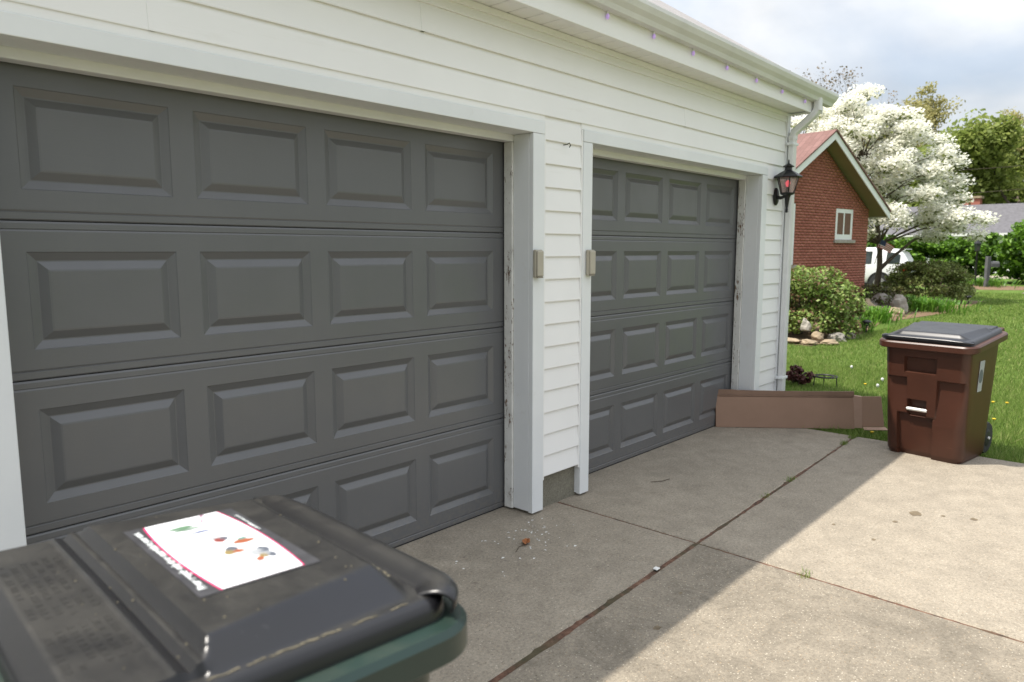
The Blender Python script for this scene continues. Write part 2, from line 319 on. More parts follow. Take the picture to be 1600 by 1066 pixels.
def link(name, me, mat, parent=None, smooth=False, bevel=0.0, solid=0.0, loc=None, seg=2):
    if mat and not me.materials: me.materials.append(M[mat])
    if smooth: me.polygons.foreach_set('use_smooth', [True] * len(me.polygons))
    o = bpy.data.objects.new(name, me); COL.objects.link(o)
    if parent: o.parent = parent
    if loc is not None: o.location = loc
    if solid: m = o.modifiers.new('solid', 'SOLIDIFY'); m.thickness = solid; m.offset = 0
    if bevel: m = o.modifiers.new('bevel', 'BEVEL'); m.width = bevel; m.segments = seg; m.limit_method = 'ANGLE'; m.angle_limit = R(35)
    if smooth and bevel == 0:
        try: me.set_sharp_from_angle(angle=R(38))
        except Exception: pass
    return o
def fast(name, v, f, mat, parent=None, loc=None):
    v = np.asarray(v, np.float32); f = np.asarray(f, np.int32); k = f.shape[1]
    me = bpy.data.meshes.new(name); me.vertices.add(len(v)); me.vertices.foreach_set('co', v.ravel())
    me.loops.add(f.size); me.loops.foreach_set('vertex_index', f.ravel())
    me.polygons.add(len(f)); me.polygons.foreach_set('loop_start', np.arange(0, f.size, k, dtype=np.int32)); me.polygons.foreach_set('loop_total', np.full(len(f), k, np.int32))
    me.update(calc_edges=True); me.validate()
    return link(name, me, mat, parent, loc=loc)
def tag(o, label, cat=None, group=None, kind=None):
    if label: o['label'] = label
    if cat: o['category'] = cat
    if group: o['group'] = group
    if kind: o['kind'] = kind
    return o
def thing(name, label, cat, loc=(0, 0, 0), rotz=0.0, group=None):
    o = bpy.data.objects.new(name, None); COL.objects.link(o); o.location = loc; o.rotation_euler = (0, 0, rotz); o.empty_display_size = 0.2
    return tag(o, label, cat, group)
def dup(o, parent=None, loc=None):
    c = o.copy(); COL.objects.link(c); c.parent = parent
    if loc is not None: c.location = loc
    return c

# ================================================================== GROUND
DRX = 5.47          # driveway right edge
JX, JY = 2.61, -1.08
g = MB(); g.add([(-400,-400,-0.045),(500,-400,-0.045),(500,400,-0.045),(-400,400,-0.045)], [(0,1,2,3)])
lawn = g.build('lawn', 'lawn_sod'); tag(lawn, 'mown green lawn beside the driveway', kind='structure')
drive = MB().box(-9, DRX - 0.012, -9, 0.35, -0.12, -0.005).build('driveway', 'joint_filler'); tag(drive, 'concrete driveway with brown joints', kind='structure')
def slab(x0, x1, y0, y1, mat, rot=0.0):
    # slightly rounded slab edges, joint left open around it
    g = 0.011
    m = MB(); x0 += g; x1 -= g; y0 += g; y1 -= g; c = 0.007
    m.add([(x0,y0,-0.03),(x1,y0,-0.03),(x1,y1,-0.03),(x0,y1,-0.03),(x0,y0,-c),(x1,y0,-c),(x1,y1,-c),(x0,y1,-c),(x0+c,y0+c,0),(x1-c,y0+c,0),(x1-c,y1-c,0),(x0+c,y1-c,0)],
          [(4,5,9,8),(5,6,10,9),(6,7,11,10),(7,4,8,11),(8,9,10,11),(0,1,5,4),(1,2,6,5),(2,3,7,6),(3,0,4,7)])
    return m.build('slab', mat, drive)
def slabq(pts, mat):
    # corner points counter-clockwise; the edges are slightly chipped and uneven
    c = 0.006; o_ = []
    for a, b in zip(pts, pts[1:] + pts[:1]):
        a, b = Vector(a), Vector(b); k = max(2, int((b - a).length / 0.03)); nrm = Vector((-(b - a).y, (b - a).x)).normalized()
        for i in range(k):
            p = a.lerp(b, i / k); e = max(0.0, mnoise.noise(Vector((p.x * 9, p.y * 9, 1.3)))) * 0.010 + max(0.0, mnoise.noise(Vector((p.x * 37, p.y * 37, 4.1))) - 0.2) * 0.022
            o_.append(p + nrm * (e if i else 0.0))
    n = len(o_); ctr = sum(o_, Vector((0, 0))) / n; ins = [p + (ctr - p).normalized() * c * 1.5 for p in o_]
    m = MB(); m.add([(p.x, p.y, -0.03) for p in o_] + [(p.x, p.y, -c) for p in o_] + [(p.x, p.y, 0) for p in ins],
        [tuple(range(2*n, 3*n))] + [(i, (i+1) % n, n + (i+1) % n, n + i) for i in range(n)] + [(n + i, n + (i+1) % n, 2*n + (i+1) % n, 2*n + i) for i in range(n)])
    return m.build('slab', mat, drive)
def jl(x): return -1.158 + (x - 0.987) * 0.0345      # long joint, not quite parallel to the doors
gx, gl, gs = 0.004, 0.0115, 0.0055
slabq([(-3.0, jl(-3)+gl), (JX-gs, jl(JX)+gl), (JX-gs, 0.3), (-3.0, 0.3)], 'concrete')
slabq([(JX+gs, jl(JX)+gl*0.7), (DRX, jl(DRX)+gl*0.5), (DRX, 0.3), (JX+gs, 0.3)], 'concrete')
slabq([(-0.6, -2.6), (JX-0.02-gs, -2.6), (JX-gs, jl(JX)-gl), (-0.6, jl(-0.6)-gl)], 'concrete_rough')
slabq([(JX-0.02+gs, -2.6), (DRX, -2.6), (DRX, jl(DRX)-gl*0.5), (JX+gs, jl(JX)-gl*0.7)], 'concrete')
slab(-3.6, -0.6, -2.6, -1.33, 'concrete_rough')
for i in range(3):
    for j in range(2):
        xs = [-3.6, -0.6, 2.59, DRX + 0.011]
        slab(xs[i], xs[i+1], -5.6 + (j-0) * -3.0, -2.6 + (j-0) * -3.0, 'concrete')
t = NT('stain'); f = t.noise(30, 5, 0.6); t.col(t.ramp(f, [(0.3, (0.10, 0.075, 0.045)), (0.7, (0.21, 0.165, 0.105))])).rough(0.8)
for sx_, sy_, r_, k_ in ((3.84, -1.83, 0.036, 1), (3.62, -1.78, 0.016, 2), (3.96, -2.10, 0.022, 3), (3.27, -1.77, 0.013, 4), (4.30, -2.36, 0.018, 5), (3.35, -1.54, 0.012, 6), (1.72, -1.40, 0.018, 7), (3.9, -1.96, 0.014, 8), (2.05, -1.32, 0.010, 9)):
    pts = []
    for i in range(16):
        a = 2*math.pi*i/16; rr = r_ * (1 + 0.45*mnoise.noise(Vector((math.cos(a)*1.5 + k_*7, math.sin(a)*1.5, k_)))); pts.append((sx_ + rr*1.15*math.cos(a), sy_ + rr*0.8*math.sin(a), 0.0012))
    MB().add(pts, [tuple(range(16))]).build('stain', 'stain', drive)
# far walk and street
wk = MB().box(31.0, 33.0, -30, 1.15, -0.06, -0.02).build('path', 'concrete'); tag(wk, 'pale concrete walk across the far lawn', kind='structure')
stt = MB().box(47.0, 52.0, -60, 60, -0.06, -0.025).build('road', 'concrete'); tag(stt, 'pale street beyond the hedge', kind='structure')
bed = MB().add([(11.2,1.45,-0.035),(13,1.3,-0.035),(16.2,1.75,-0.035),(20.5,1.2,-0.035),(25.5,1.4,-0.035),(26.5,4.5,-0.035),(19.5,4,-0.035),(11.2,4.6,-0.035)], [tuple(range(8))]).build('garden_bed', 'mulch'); tag(bed, 'brown mulch bed along the brick house', kind='structure')
bed2 = MB().lathe([(2.2, -0.04), (2.1, -0.02), (0.2, 0.03)], 24, (35.4, 3.2, 0)).build('mulch_ring', 'mulch'); tag(bed2, 'mulch ring around the lamp post', kind='structure')

# ================================================================== GARAGE
H = 0.533; YW = -0.20; YC = -0.219
GAR = thing('garage', 'white vinyl-sided garage with two dark grey panelled doors', 'garage')
XL = -3.4; XR = 5.78
# wall core behind the siding, foundation, side walls
core = MB()
core.box(XL+0.01, -0.14, YW+0.012, 0.12, 0.2, 2.70).box(2.345, 2.855, YW+0.012, 0.12, 0.2, 2.70).box(5.285, XR-0.02, YW+0.012, 0.12, 0.2, 2.70)
core.box(-0.14, 2.345, YW+0.012, 0.12, 2.165, 2.70).box(2.855, 5.285, YW+0.012, 0.12, 2.165, 2.70)
core.box(XR-0.12, XR-0.02, 0.12, 7.0, 0.2, 2.72).box(XL+0.01, XL+0.11, 0.12, 7.0, 0.2, 2.72).box(XL+0.11, XR-0.12, 6.9, 7.0, 0.2, 2.72)
core.prism([(0.12, 2.72), (6.9, 2.72), (3.4, 4.9)], 0, XR-0.11, XR-0.03).prism([(0.12, 2.72), (6.9, 2.72), (3.4, 4.9)], 0, XL+0.02, XL+0.1)
core.build('wall', 'vinyl', GAR)
for a_ in ((XL+0.02, -0.14, YW+0.025, 0.12), (2.35, 2.85, YW+0.025, 0.12), (5.29, XR-0.025, YW+0.025, 0.12), (XR-0.12, XR-0.025, 0.121, 7.0)):
    MB().box(*a_, -0.1, 0.198).build('foundation', 'foundation_concrete', GAR)
# side wall siding seen edge-on
# siding boards, one object each, two lengths share meshes
LZ0, LP = 0.198, 0.1275
def board_mesh(L, h, first=False):
    # profile in (y,z): bottom butt proud, slight hollow, nailing edge tucked under the next board
    p = [(0.004, 0.0), (-0.0135, 0.0), (-0.0142, 0.004), (-0.0132, 0.012), (-0.009, h * 0.45), (-0.005, h * 0.8), (-0.0015, h), (0.004, h)]
    return MB().prism(p, 0, 0, L).mesh('siding_board')
def boards(x0, x1, zlo, zhi):
    m = None; k = 0
    while LZ0 + k * LP < zhi - 0.012:
        z = LZ0 + k * LP; h = LP; k += 1
        if z + LP <= zlo + 0.02: continue
        if z < zlo: h = z + LP - zlo; z = zlo; me = board_mesh(x1 - x0, h)
        elif z + LP > zhi: h = zhi - z; me = board_mesh(x1 - x0, h)
        else:
            if m is None: m = board_mesh(x1 - x0, LP)
            me = m
        o = link('siding_board', me, 'vinyl', GAR, loc=(x0, YW, z))
boards(2.423, 2.768, 0.205, LZ0 + 16*LP); boards(5.366, 5.722, 0.205, LZ0 + 16*LP); boards(XL, -0.235, 0.205, LZ0 + 16*LP)
for kk, cut in enumerate((0.35, 3.95, 1.55, 4.75)):
    z_ = LZ0 + (16 + kk)*LP; h_ = min(LP, 2.69 - z_)
    if h_ < 0.02: continue
    link('siding_board', board_mesh(cut + 0.02 - XL, h_), 'vinyl', GAR, loc=(XL, YW, z_)); link('siding_board', board_mesh(5.722 - cut, h_), 'vinyl', GAR, loc=(cut, YW - 0.0016, z_))
# short filler siding over the heads between casing and the first full board is covered by a drip channel
def side_boards():
    m = MB(); k = 0
    while LZ0 + k*LP < 2.7:
        z = LZ0 + k*LP; k += 1
        m.prism([(-0.004, z), (0.0135, z), (0.009, z + LP*0.45), (0.0015, z + LP), (-0.004, z + LP)], 1, YW + 0.03, 6.98)
    # prism axis 1 takes (x,z)
    m.v = [(x + XR - 0.018, y, z) for x, y, z in m.v]
    m.build('side_siding', 'vinyl', GAR)
side_boards()
# corner post
MB().box(5.724, XR+0.006, YW-0.022, YW+0.02, 0.19, 2.695).box(XR-0.016, XR+0.006, YW+0.02, YW+0.06, 0.19, 2.695).build('corner_post', 'trim', GAR, bevel=0.003)
# door surrounds
def surround(x0, x1, xo0, xo1, zb0, zb1):
    # x0,x1 opening; xo0,xo1 outer casing edges
    zt = 2.135; zc = 2.203
    MB().box(xo0, x0, YC, YW+0.012, zb0, zt).box(xo0, x0, YW+0.012, -0.076, zb0+0.005, zt).build('casing', 'trim', GAR, bevel=0.003)
    MB().box(x1, xo1, YC, YW+0.012, zb1, zt).box(x1, x1+0.035, YW+0.012, -0.076, zb1+0.005, zt).build('casing', 'trim', GAR, bevel=0.003)
    MB().box(xo0, xo1, YC-0.002, YW+0.012, zt+0.001, zc).box(x0-0.03, x1+0.03, YW+0.012, -0.076, zt+0.001, zc-0.02).build('head_casing', 'trim', GAR, bevel=0.003)
    # J-channel over and beside the casing
    MB().box(xo0-0.012, xo1+0.012, YC+0.010, YW+0.012, zc+0.002, LZ0 + 16*LP + 0.004).build('head_channel', 'vinyl', GAR, bevel=0.002)
    MB().box(xo0-0.0125, xo0-0.001, YC+0.004, YW+0.012, 0.185, zc).build('side_channel', 'vinyl', GAR, bevel=0.002)
    MB().box(xo1+0.001, xo1+0.0125, YC+0.004, YW+0.012, 0.185, zc).build('side_channel', 'vinyl', GAR, bevel=0.002)
    # painted wooden stops
    MB().box(x0-0.03, x0+0.012, -0.074, -0.012, 0.012, 2.10).build('door_stop', 'peeling', GAR, bevel=0.004)
    MB().box(x1-0.012, x1+0.03, -0.074, -0.012, 0.012, 2.10).build('door_stop', 'peeling', GAR, bevel=0.004)
    MB().box(x0-0.03, x1+0.03, -0.074, -0.012, 2.101, 2.160).build('head_stop', 'white_paint', GAR, bevel=0.004)
surround(-0.118, 2.322, -0.232, 2.418, 0.012, 0.012)
surround(2.862, 5.262, 2.772, 5.362, 0.012, 0.02)
# doors
def section_mesh(x0, wd, cols, pw):
    m = MB(); b0, b1 = 0.1014, 0.1014 + 0.3293
    prof_lo = [(0.0008, 0.008), (0.002, 0.003), (0.006, 0.0), (0.027, 0.0), (0.0295, 0.003), (0.0360, 0.0), (b0, 0.0)]
    prof_hi = [(b1, 0.0), (0.498, 0.0), (0.5045, 0.003), (0.507, 0.0), (0.525, 0.0), (0.531, 0.003), (0.5322, 0.008)]
    for pr in (prof_lo, prof_hi):
        n = len(pr); vs = []
        for z, y in pr: vs += [(x0, y, z), (x0 + wd, y, z)]
        m.add(vs, [(2*i, 2*i+1, 2*i+3, 2*i+2) for i in range(n-1)])
    xs = [x0] + sum([[c, c + pw] for c in cols], []) + [x0 + wd]
    for i in range(0, len(xs), 2):
        m.add([(xs[i], 0, b0), (xs[i+1], 0, b0), (xs[i+1], 0, b1), (xs[i], 0, b1)], [(0,1,2,3)])
    # returns at the ends and back sheet
    m.add([(x0, 0, 0.008), (x0, 0.045, 0.008), (x0, 0.045, 0.525), (x0, 0, 0.525), (x0+wd, 0, 0.008), (x0+wd, 0.045, 0.008), (x0+wd, 0.045, 0.525), (x0+wd, 0, 0.525)], [(0,1,2,3), (4,7,6,5), (1,5,6,2)])
    return m.mesh('door_section')
def panel_mesh(pw, ph):
    rings = []
    for ins, y in ((0, 0), (0.003, 0.003), (0.029, 0.0150), (0.033, 0.0150), (0.060, 0.001), (0.066, 0.0)):
        rings.append([(ins, y, ins), (pw - ins, y, ins), (pw - ins, y, ph - ins), (ins, y, ph - ins)])
    return MB().rings(rings, cap0=False).mesh('raised_panel')
PW, PH = 0.4907, 0.3293
pmesh = panel_mesh(PW, PH)
def door(xc0, label):
    cols = [xc0 + i * 0.5812 for i in range(4)]; x0 = xc0 - 0.100; wd = 3 * 0.5812 + PW + 0.2
    d = MB().box(x0 + 0.002, x0 + wd - 0.002, 0.046, 0.052, 0.004, 4*H).box(x0, x0 + wd, 0.004, 0.044, 0.0015, 0.010).build('garage_door', 'rubber', GAR)
    tag(d, label)
    sm = section_mesh(x0, wd, cols, PW)
    for k in range(4):
        link('door_section', sm, 'door_steel', d, loc=(0, 0, k * H + 0.006))
        for c in cols: link('raised_panel', pmesh, 'door_steel', d, loc=(c, 0, k * H + 0.006 + 0.1014))
door(0.0, 'near grey steel garage door with sixteen raised panels')
door(2.962, 'far grey steel garage door with sixteen raised panels')
# eave: soffit boards, fascia, gutter, roof
YF = -0.372; ZS = 2.700; XE = 5.85
sb = MB().prism([(0.002, 0.010), (0.004, 0.003), (0.012, 0.0), (0.120, 0.0), (0.1265, 0.003), (0.128, 0.010), (0.128, 0.016), (0.002, 0.016)], 1, YF + 0.004, YW - 0.004).mesh('soffit_board')
x = XL + 0.05
while x + 0.13 < XE:
    link('soffit_board', sb, 'vinyl', GAR, loc=(x, 0, ZS)); x += 0.1303
MB().box(XL, 5.722, YW-0.020, YW-0.0035, ZS-0.034, ZS-0.002).build('soffit_channel', 'vinyl', GAR, bevel=0.002)
MB().box(XL, XE, YF-0.022, YF, ZS-0.014, 2.89).box(XE-0.015, XE, YF, YW+0.05, ZS-0.010, 2.86).box(5.79, XE-0.016, YF+0.002, YW+0.03, ZS-0.012, ZS-0.001).build('fascia', 'vinyl', GAR, bevel=0.003)
GX1 = 6.14
gp = [(YF-0.024, 2.775), (YF-0.075, 2.775), (YF-0.088, 2.80), (YF-0.112, 2.822), (YF-0.128, 2.850), (YF-0.130, 2.872), (YF-0.118, 2.874)]
gi = [(YF-0.118, 2.866), (YF-0.112, 2.846), (YF-0.080, 2.806), (YF-0.070, 2.781), (YF-0.030, 2.781), (YF-0.030, 2.868), (YF-0.024, 2.868)]
def gdz(x): return 0.040 - 0.0095 * max(0.0, x - 2.0)
gut = MB().prism(gp + gi, 0, XL, 2.0).prism(gp + gi, 0, 2.0, GX1 - 0.003).prism(gp + [(YF-0.024, 2.874)], 0, GX1 - 0.003, GX1)
gut.v = [(x, y, z + gdz(x)) for x, y, z in gut.v]
gut.build('gutter', 'gutter_white', GAR, bevel=0.0015)
SL = 0.665
def roofz(y): return 2.902 + (y - (YF - 0.05)) * SL
y0, y1 = YF - 0.05, 3.4
MB().add([(XL-0.3,y0,roofz(y0)),(GX1-0.01,y0,roofz(y0)),(GX1-0.01,y1,roofz(y1)),(XL-0.3,y1,roofz(y1)),
          (XL-0.3,y0,roofz(y0)-0.02),(GX1-0.01,y0,roofz(y0)-0.02),(GX1-0.01,y1,roofz(y1)-0.05),(XL-0.3,y1,roofz(y1)-0.05),
          (GX1-0.01,7.4,roofz(y0)),(XL-0.3,7.4,roofz(y0)),(GX1-0.01,7.4,roofz(y0)-0.02),(XL-0.3,7.4,roofz(y0)-0.02)],
         [(0,1,2,3),(4,7,6,5),(0,4,5,1),(1,5,6,2),(0,3,7,4),(3,2,8,9),(7,11,10,6),(9,8,10,11),(2,6,10,8),(3,9,11,7)]).build('roof', 'shingle_pale', GAR)
MB().box(XL-0.3, GX1-0.005, y0-0.006, y0-0.001, 2.878, 2.900).build('drip_edge', 'gutter_white', GAR)
# rake board at the gable end
MB().add([(GX1-0.04,YF+0.0,2.72),(GX1-0.015,YF+0.0,2.72),(GX1-0.015,3.4,roofz(3.4)-0.20),(GX1-0.04,3.4,roofz(3.4)-0.20),(GX1-0.04,YF,2.845),(GX1-0.015,YF,2.845),(GX1-0.015,3.4,roofz(3.4)-0.055),(GX1-0.04,3.4,roofz(3.4)-0.055)],
         [(0,3,2,1),(4,5,6,7),(0,1,5,4),(1,2,6,5),(2,3,7,6),(3,0,4,7)]).build('rake_board', 'vinyl', GAR)
# downspout
dsx = 5.765
def rect_sweep(pts, w, d):
    m = MB(); rs = []
    for i, p in enumerate(pts):
        p = Vector(p); tdir = (Vector(pts[min(i+1, len(pts)-1)]) - Vector(pts[max(i-1, 0)])).normalized(); xa = Vector((1, 0, 0)); n = tdir.cross(xa).normalized(); c = 0.010
        q = [(-w/2+c, -d/2), (w/2-c, -d/2), (w/2, -d/2+c), (w/2, d/2-c), (w/2-c, d/2), (-w/2+c, d/2), (-w/2, d/2-c), (-w/2, -d/2+c)]
        rs.append([tuple(p + xa*a + n*b) for a, b in q])
    return m.rings(rs)
ds = rect_sweep([(dsx+0.06, YF-0.065, 2.812), (dsx+0.06, YF-0.065, 2.735), (dsx+0.055, YF-0.058, 2.70), (dsx+0.045, YF-0.035, 2.665), (dsx+0.02, YW-0.11, 2.575), (dsx+0.006, YW-0.068, 2.535), (dsx, YW-0.055, 2.49), (dsx, YW-0.055, 0.12), (dsx, YW-0.065, 0.075), (dsx, YW-0.20, 0.03)], 0.075, 0.055).build('downspout', 'gutter_white', GAR, smooth=True)
for z in (2.42, 0.35): MB().box(dsx-0.06, dsx+0.06, YW-0.086, YW-0.026, z, z+0.022).build('downspout_strap', 'trim', ds, bevel=0.002)
for z in (2.47, 2.70): rect_sweep([(dsx+(0.06 if z > 2.6 else 0), (YF-0.065 if z > 2.6 else YW-0.055), z), (dsx+(0.06 if z > 2.6 else 0), (YF-0.065 if z > 2.6 else YW-0.055), z+0.03)], 0.081, 0.061).build('downspout_joint', 'gutter_white', ds, bevel=0.001)

# wall lantern
def lantern(x, y, z):
    T = thing('wall_lantern', 'black metal wall lantern with a pinkish-red glowing bulb at the garage corner', 'wall lamp', (x, YW - 0.014, z))
    oy = y - (YW - 0.014)
    MB().rings([[(0.043*math.cos(a), yy, -0.105 + 0.075*math.sin(a)) if True else 0 for a in [2*math.pi*i/20 for i in range(20)]] for yy in (0.0, -0.012)] +
               [[(0.030*math.cos(a), -0.022, -0.105 + 0.058*math.sin(a)) for a in [2*math.pi*i/20 for i in range(20)]]]).build('backplate', 'black_iron', T, smooth=True)
    MB().tube([(0, -0.015, -0.11), (0, oy*0.45, -0.118), (0, oy*0.75, -0.108), (0, oy, -0.098)], [0.016, 0.014, 0.014, 0.018], 10).build('arm', 'black_iron', T, smooth=True)
    MB().lathe([(0.006, -0.245), (0.015, -0.237), (0.009, -0.229), (0.013, -0.221), (0.009, -0.210), (0.021, -0.12), (0.030, -0.10), (0.052, -0.092), (0.060, -0.085), (0.060, -0.078)], 14, (0, oy, 0)).build('tail', 'black_iron', T, smooth=True)
    n = 6; rb, rt, zb, zt = 0.058, 0.092, -0.078, 0.052
    for i in range(n):
        a = 2*math.pi*(i+0.5)/n; ca, sa = math.cos(a), math.sin(a)
        MB().tube([(rb*ca, oy+rb*sa, zb), (rt*ca, oy+rt*sa, zt)], 0.0045, 6).build('cage_bar', 'black_iron', T)
        a2 = 2*math.pi*(i+1.5)/n; c2, s2 = math.cos(a2), math.sin(a2); k = 0.975
        MB().add([(rb*k*ca, oy+rb*k*sa, zb), (rb*k*c2, oy+rb*k*s2, zb), (rt*k*c2, oy+rt*k*s2, zt), (rt*k*ca, oy+rt*k*sa, zt)], [(0,1,2,3)]).build('glass_pane', 'lantern_glass', T, solid=0.002)
    MB().lathe([(0.112, 0.048), (0.118, 0.056), (0.112, 0.064), (0.060, 0.096), (0.038, 0.108), (0.030, 0.112), (0.030, 0.135), (0.044, 0.138), (0.048, 0.145), (0.020, 0.162), (0.008, 0.168), (0.006, 0.195), (0.002, 0.20)], 6, (0, oy, 0)).build('roof_cap', 'black_iron', T)
    MB().lathe([(0.014, -0.078), (0.014, -0.03), (0.012, -0.028)], 10, (0, oy, 0)).build('bulb_socket', 'black_iron', T)
    MB().lathe([(0.010, -0.03), (0.016, -0.012), (0.020, 0.002), (0.017, 0.016), (0.008, 0.026), (0.002, 0.028)], 14, (0, oy, 0)).build('bulb', 'bulb_glow', T, smooth=True)
lantern(5.545, -0.318, 2.075)
# beige boxes on the casings
def sensor(x, label):
    T = thing('sensor_box', label, 'box', (x, YC - 0.003, 1.36), 0, 'beige boxes on the door casings')
    MB().box(-0.030, 0.030, -0.022, 0, 0, 0.152).build('housing', 'beige_plastic', T, bevel=0.006)
    MB().box(-0.026, 0.026, -0.034, -0.0225, 0.006, 0.146).build('flip_cover', 'beige_plastic', T, bevel=0.007)
    MB().box(-0.024, 0.024, -0.030, -0.0228, -0.003, 0.0055).build('cover_lip', 'beige_dark', T, bevel=0.001)
sensor(2.345, 'beige plastic box on the casing right of the near garage door')
sensor(2.830, 'beige plastic box on the casing left of the far garage door')
# small hook in the siding
hk = MB().tube([(2.60, YW-0.004, 2.10), (2.60, YW-0.03, 2.10), (2.605, YW-0.042, 2.108), (2.612, YW-0.046, 2.095), (2.604, YW-0.042, 2.083)], 0.0028, 6).build('hook', 'black_iron', smooth=True); tag(hk, 'small dark screw hook in the siding between the doors', 'hook')
# string of lights under the gutter
ST = thing('string_lights', 'string of small purple bulbs clipped under the gutter', 'string lights', (0, YF-0.03, 2.772))
wp = []; LX = [2.722 + 0.481*i for i in range(-12, 7)]
for i, x in enumerate(LX):
    wp += [(x, -0.004, 0.006 + gdz(x)), (x + 0.22, -0.006, -0.003 + gdz(x + 0.22))]
MB().tube([p for p in wp if p[0] < 6.0], 0.0018, 5).build('wire', 'white_paint', ST)
for x in LX:
    if x > 5.8: continue
    sk = MB().lathe([(0.006, -0.004), (0.006, 0.010), (0.003, 0.012)], 8, (x, -0.006, -0.008 + gdz(x))).build('socket', 'white_paint', ST)
    MB().lathe([(0.001, -0.036), (0.008, -0.030), (0.0105, -0.018), (0.006, -0.006)], 8, (x, -0.006, -0.006 + gdz(x))).build('bulb', 'string_bulb', ST, smooth=True)

# ================================================================== WHEELED BINS
def rrect(hw, y0, y1, r, n=8, den=None):
    # rounded rectangle perimeter, dense: list of (x,y); starts mid-front, runs to +x
    pts = []
    def line(a, b, step=0.0085):
        k = max(1, int(math.dist(a, b) / step)); return [(a[0] + (b[0]-a[0])*i/k, a[1] + (b[1]-a[1])*i/k) for i in range(k)]
    def arc(cx, cy, a0, a1): return [(cx + r*math.cos(a0 + (a1-a0)*i/n), cy + r*math.sin(a0 + (a1-a0)*i/n)) for i in range(n)]
    return line, arc
def perimeter(hw, y0, y1, r, nf, ns, nb, nc=7):
    pts = []
    lin = lambda a, b, k: [(a[0] + (b[0]-a[0])*i/k, a[1] + (b[1]-a[1])*i/k) for i in range(k)]
    arc = lambda cx, cy, a0: [(cx + r*math.cos(R(a0 + 90*i/nc)), cy + r*math.sin(R(a0 + 90*i/nc))) for i in range(nc)]
    pts += lin((-hw+r, y0), (hw-r, y0), nf) + arc(hw-r, y0+r, -90) + lin((hw, y0+r), (hw, y1-r), ns) + arc(hw-r, y1-r, 0)
    pts += lin((hw-r, y1), (-hw+r, y1), nb) + arc(-hw+r, y1-r, 90) + lin((-hw, y1-r), (-hw, y0+r), ns) + arc(-hw+r, y0+r, 180)
    return pts
def make_bin(name, label, loc, rotz, bm, lm, Wd, D, Hf, slope, sticker=False, deco=False):
    T = thing(name, label, 'wheelie bin', loc, rotz)
    zt = lambda y: Hf + (y + D/2) * slope
    NF, NS, NB, NC = 64, 8, 8, 7
    nz = 96; rings = []
    for k in range(nz + 1):
        q = k / nz; tp = 1 - q
        hw = Wd/2 - 0.012 - 0.030 * tp - (0.012 if q < 0.04 else 0) * (1 - q/0.04)
        ya = -D/2 + 0.012 + 0.055 * tp + (0.010 * (1 - q/0.04) if q < 0.04 else 0); yb = D/2 - 0.03 - 0.05 * tp
        pts = perimeter(hw, ya, yb, 0.065 - 0.012*q, NF, NS, NB, NC); ring = []
        for i, (x, y) in enumerate(pts):
            fx = x / hw; d = 0.0; front = y < ya + 0.07
            if front:
                wgt = 1.0 if abs(fx) < 0.84 else max(0, (1.0 - abs(fx)) / 0.16)
                out_ = (q > 0.685) or (-0.44 < fx < 0.30 and q > 0.355) or (fx < -0.44 and q > 0.70)
                if fx > 0.30 and q <= 0.685: out_ = q > 0.685 - 0.0
                if not out_ and q > 0.30: d += 0.026 * min(1, (q - 0.30) / 0.3) if q < 0.70 else 0.026
                if -0.50 < fx < 0.26 and 0.735 < q < 0.855: d += 0.032
                if -0.40 < fx < 0.07 and 0.395 < q < 0.50: d += 0.055
                if -0.40 < fx < 0.07 and 0.355 < q <= 0.395: d += 0.02
                if (-0.66 < fx < 0.24 and q < 0.27) or (-0.60 < fx < 0.24 and q < 0.345 and fx > -0.36) or (-0.66 < fx <= -0.36 and 0.27 <= q < 0.375): d += 0.034
                d *= wgt if not (-0.7 < fx < 0.3) else 1.0
            # shoulder on the sides too
            elif q > 0.69 and y < 0.05: x += math.copysign(0.0, x)
            z = q * zt(y)
            ring.append((x, y + d, z))
        rings.append(ring)
    body = MB().rings(rings, cap0=True, cap1=False).build('body', bm, T, smooth=True)
    # inner wall and rim
    rp_ = lambda e, z0, r: [(x, y, zt(y) + z0) for x, y in perimeter(Wd/2 + e, -D/2 - e, D/2 - 0.02 + e, r, 12, 10, 12, 8)]
    rim = MB().rings([rp_(-0.020, -0.055, 0.05), rp_(0.026, -0.052, 0.080), rp_(0.033, -0.046, 0.087), rp_(0.033, -0.010, 0.087), rp_(0.025, -0.001, 0.080), rp_(-0.022, 0.0, 0.048), rp_(-0.026, -0.05, 0.046)], False, False).build('rim', bm, T, smooth=True)
    # rear handle: two brackets and a bar
    yb = D/2 - 0.02; zb = zt(yb)
    for sx_ in (-1, 1):
        xx = sx_ * (Wd/2 - 0.05)
        MB().prism([(yb-0.01, zb-0.075), (yb+0.03, zb-0.055), (yb+0.085, zb-0.012), (yb+0.085, zb+0.018), (yb+0.06, zb+0.022), (yb-0.01, zb-0.002)], 0, xx-0.022, xx+0.022).build('handle_bracket', bm, T, bevel=0.006)
    MB().tube([(-Wd/2+0.03, yb+0.072, zb+0.004), (Wd/2-0.03, yb+0.072, zb+0.004)], 0.0155, 12).build('handle_bar', bm, T, smooth=True)
    # wheels
    for sx_ in (-1, 1):
        xx = sx_ * (Wd/2 - 0.072)
        w = MB().lathe([(0.085, -0.026), (0.112, -0.024), (0.120, -0.012), (0.120, 0.012), (0.112, 0.024), (0.085, 0.026)], 24, (xx, D/2 - 0.055, 0.121), 0).build('wheel', 'rubber', T, smooth=True)
        MB().lathe([(0.020, -0.033), (0.05, -0.031), (0.086, -0.020), (0.086, 0.020), (0.05, 0.031), (0.020, 0.033)], 10, (xx, D/2 - 0.055, 0.121), 0).build('hub', 'car_black', w)
    MB().tube([(-Wd/2+0.03, D/2-0.055, 0.121), (Wd/2-0.03, D/2-0.055, 0.121)], 0.011, 8).build('axle', 'metal_bar', T)
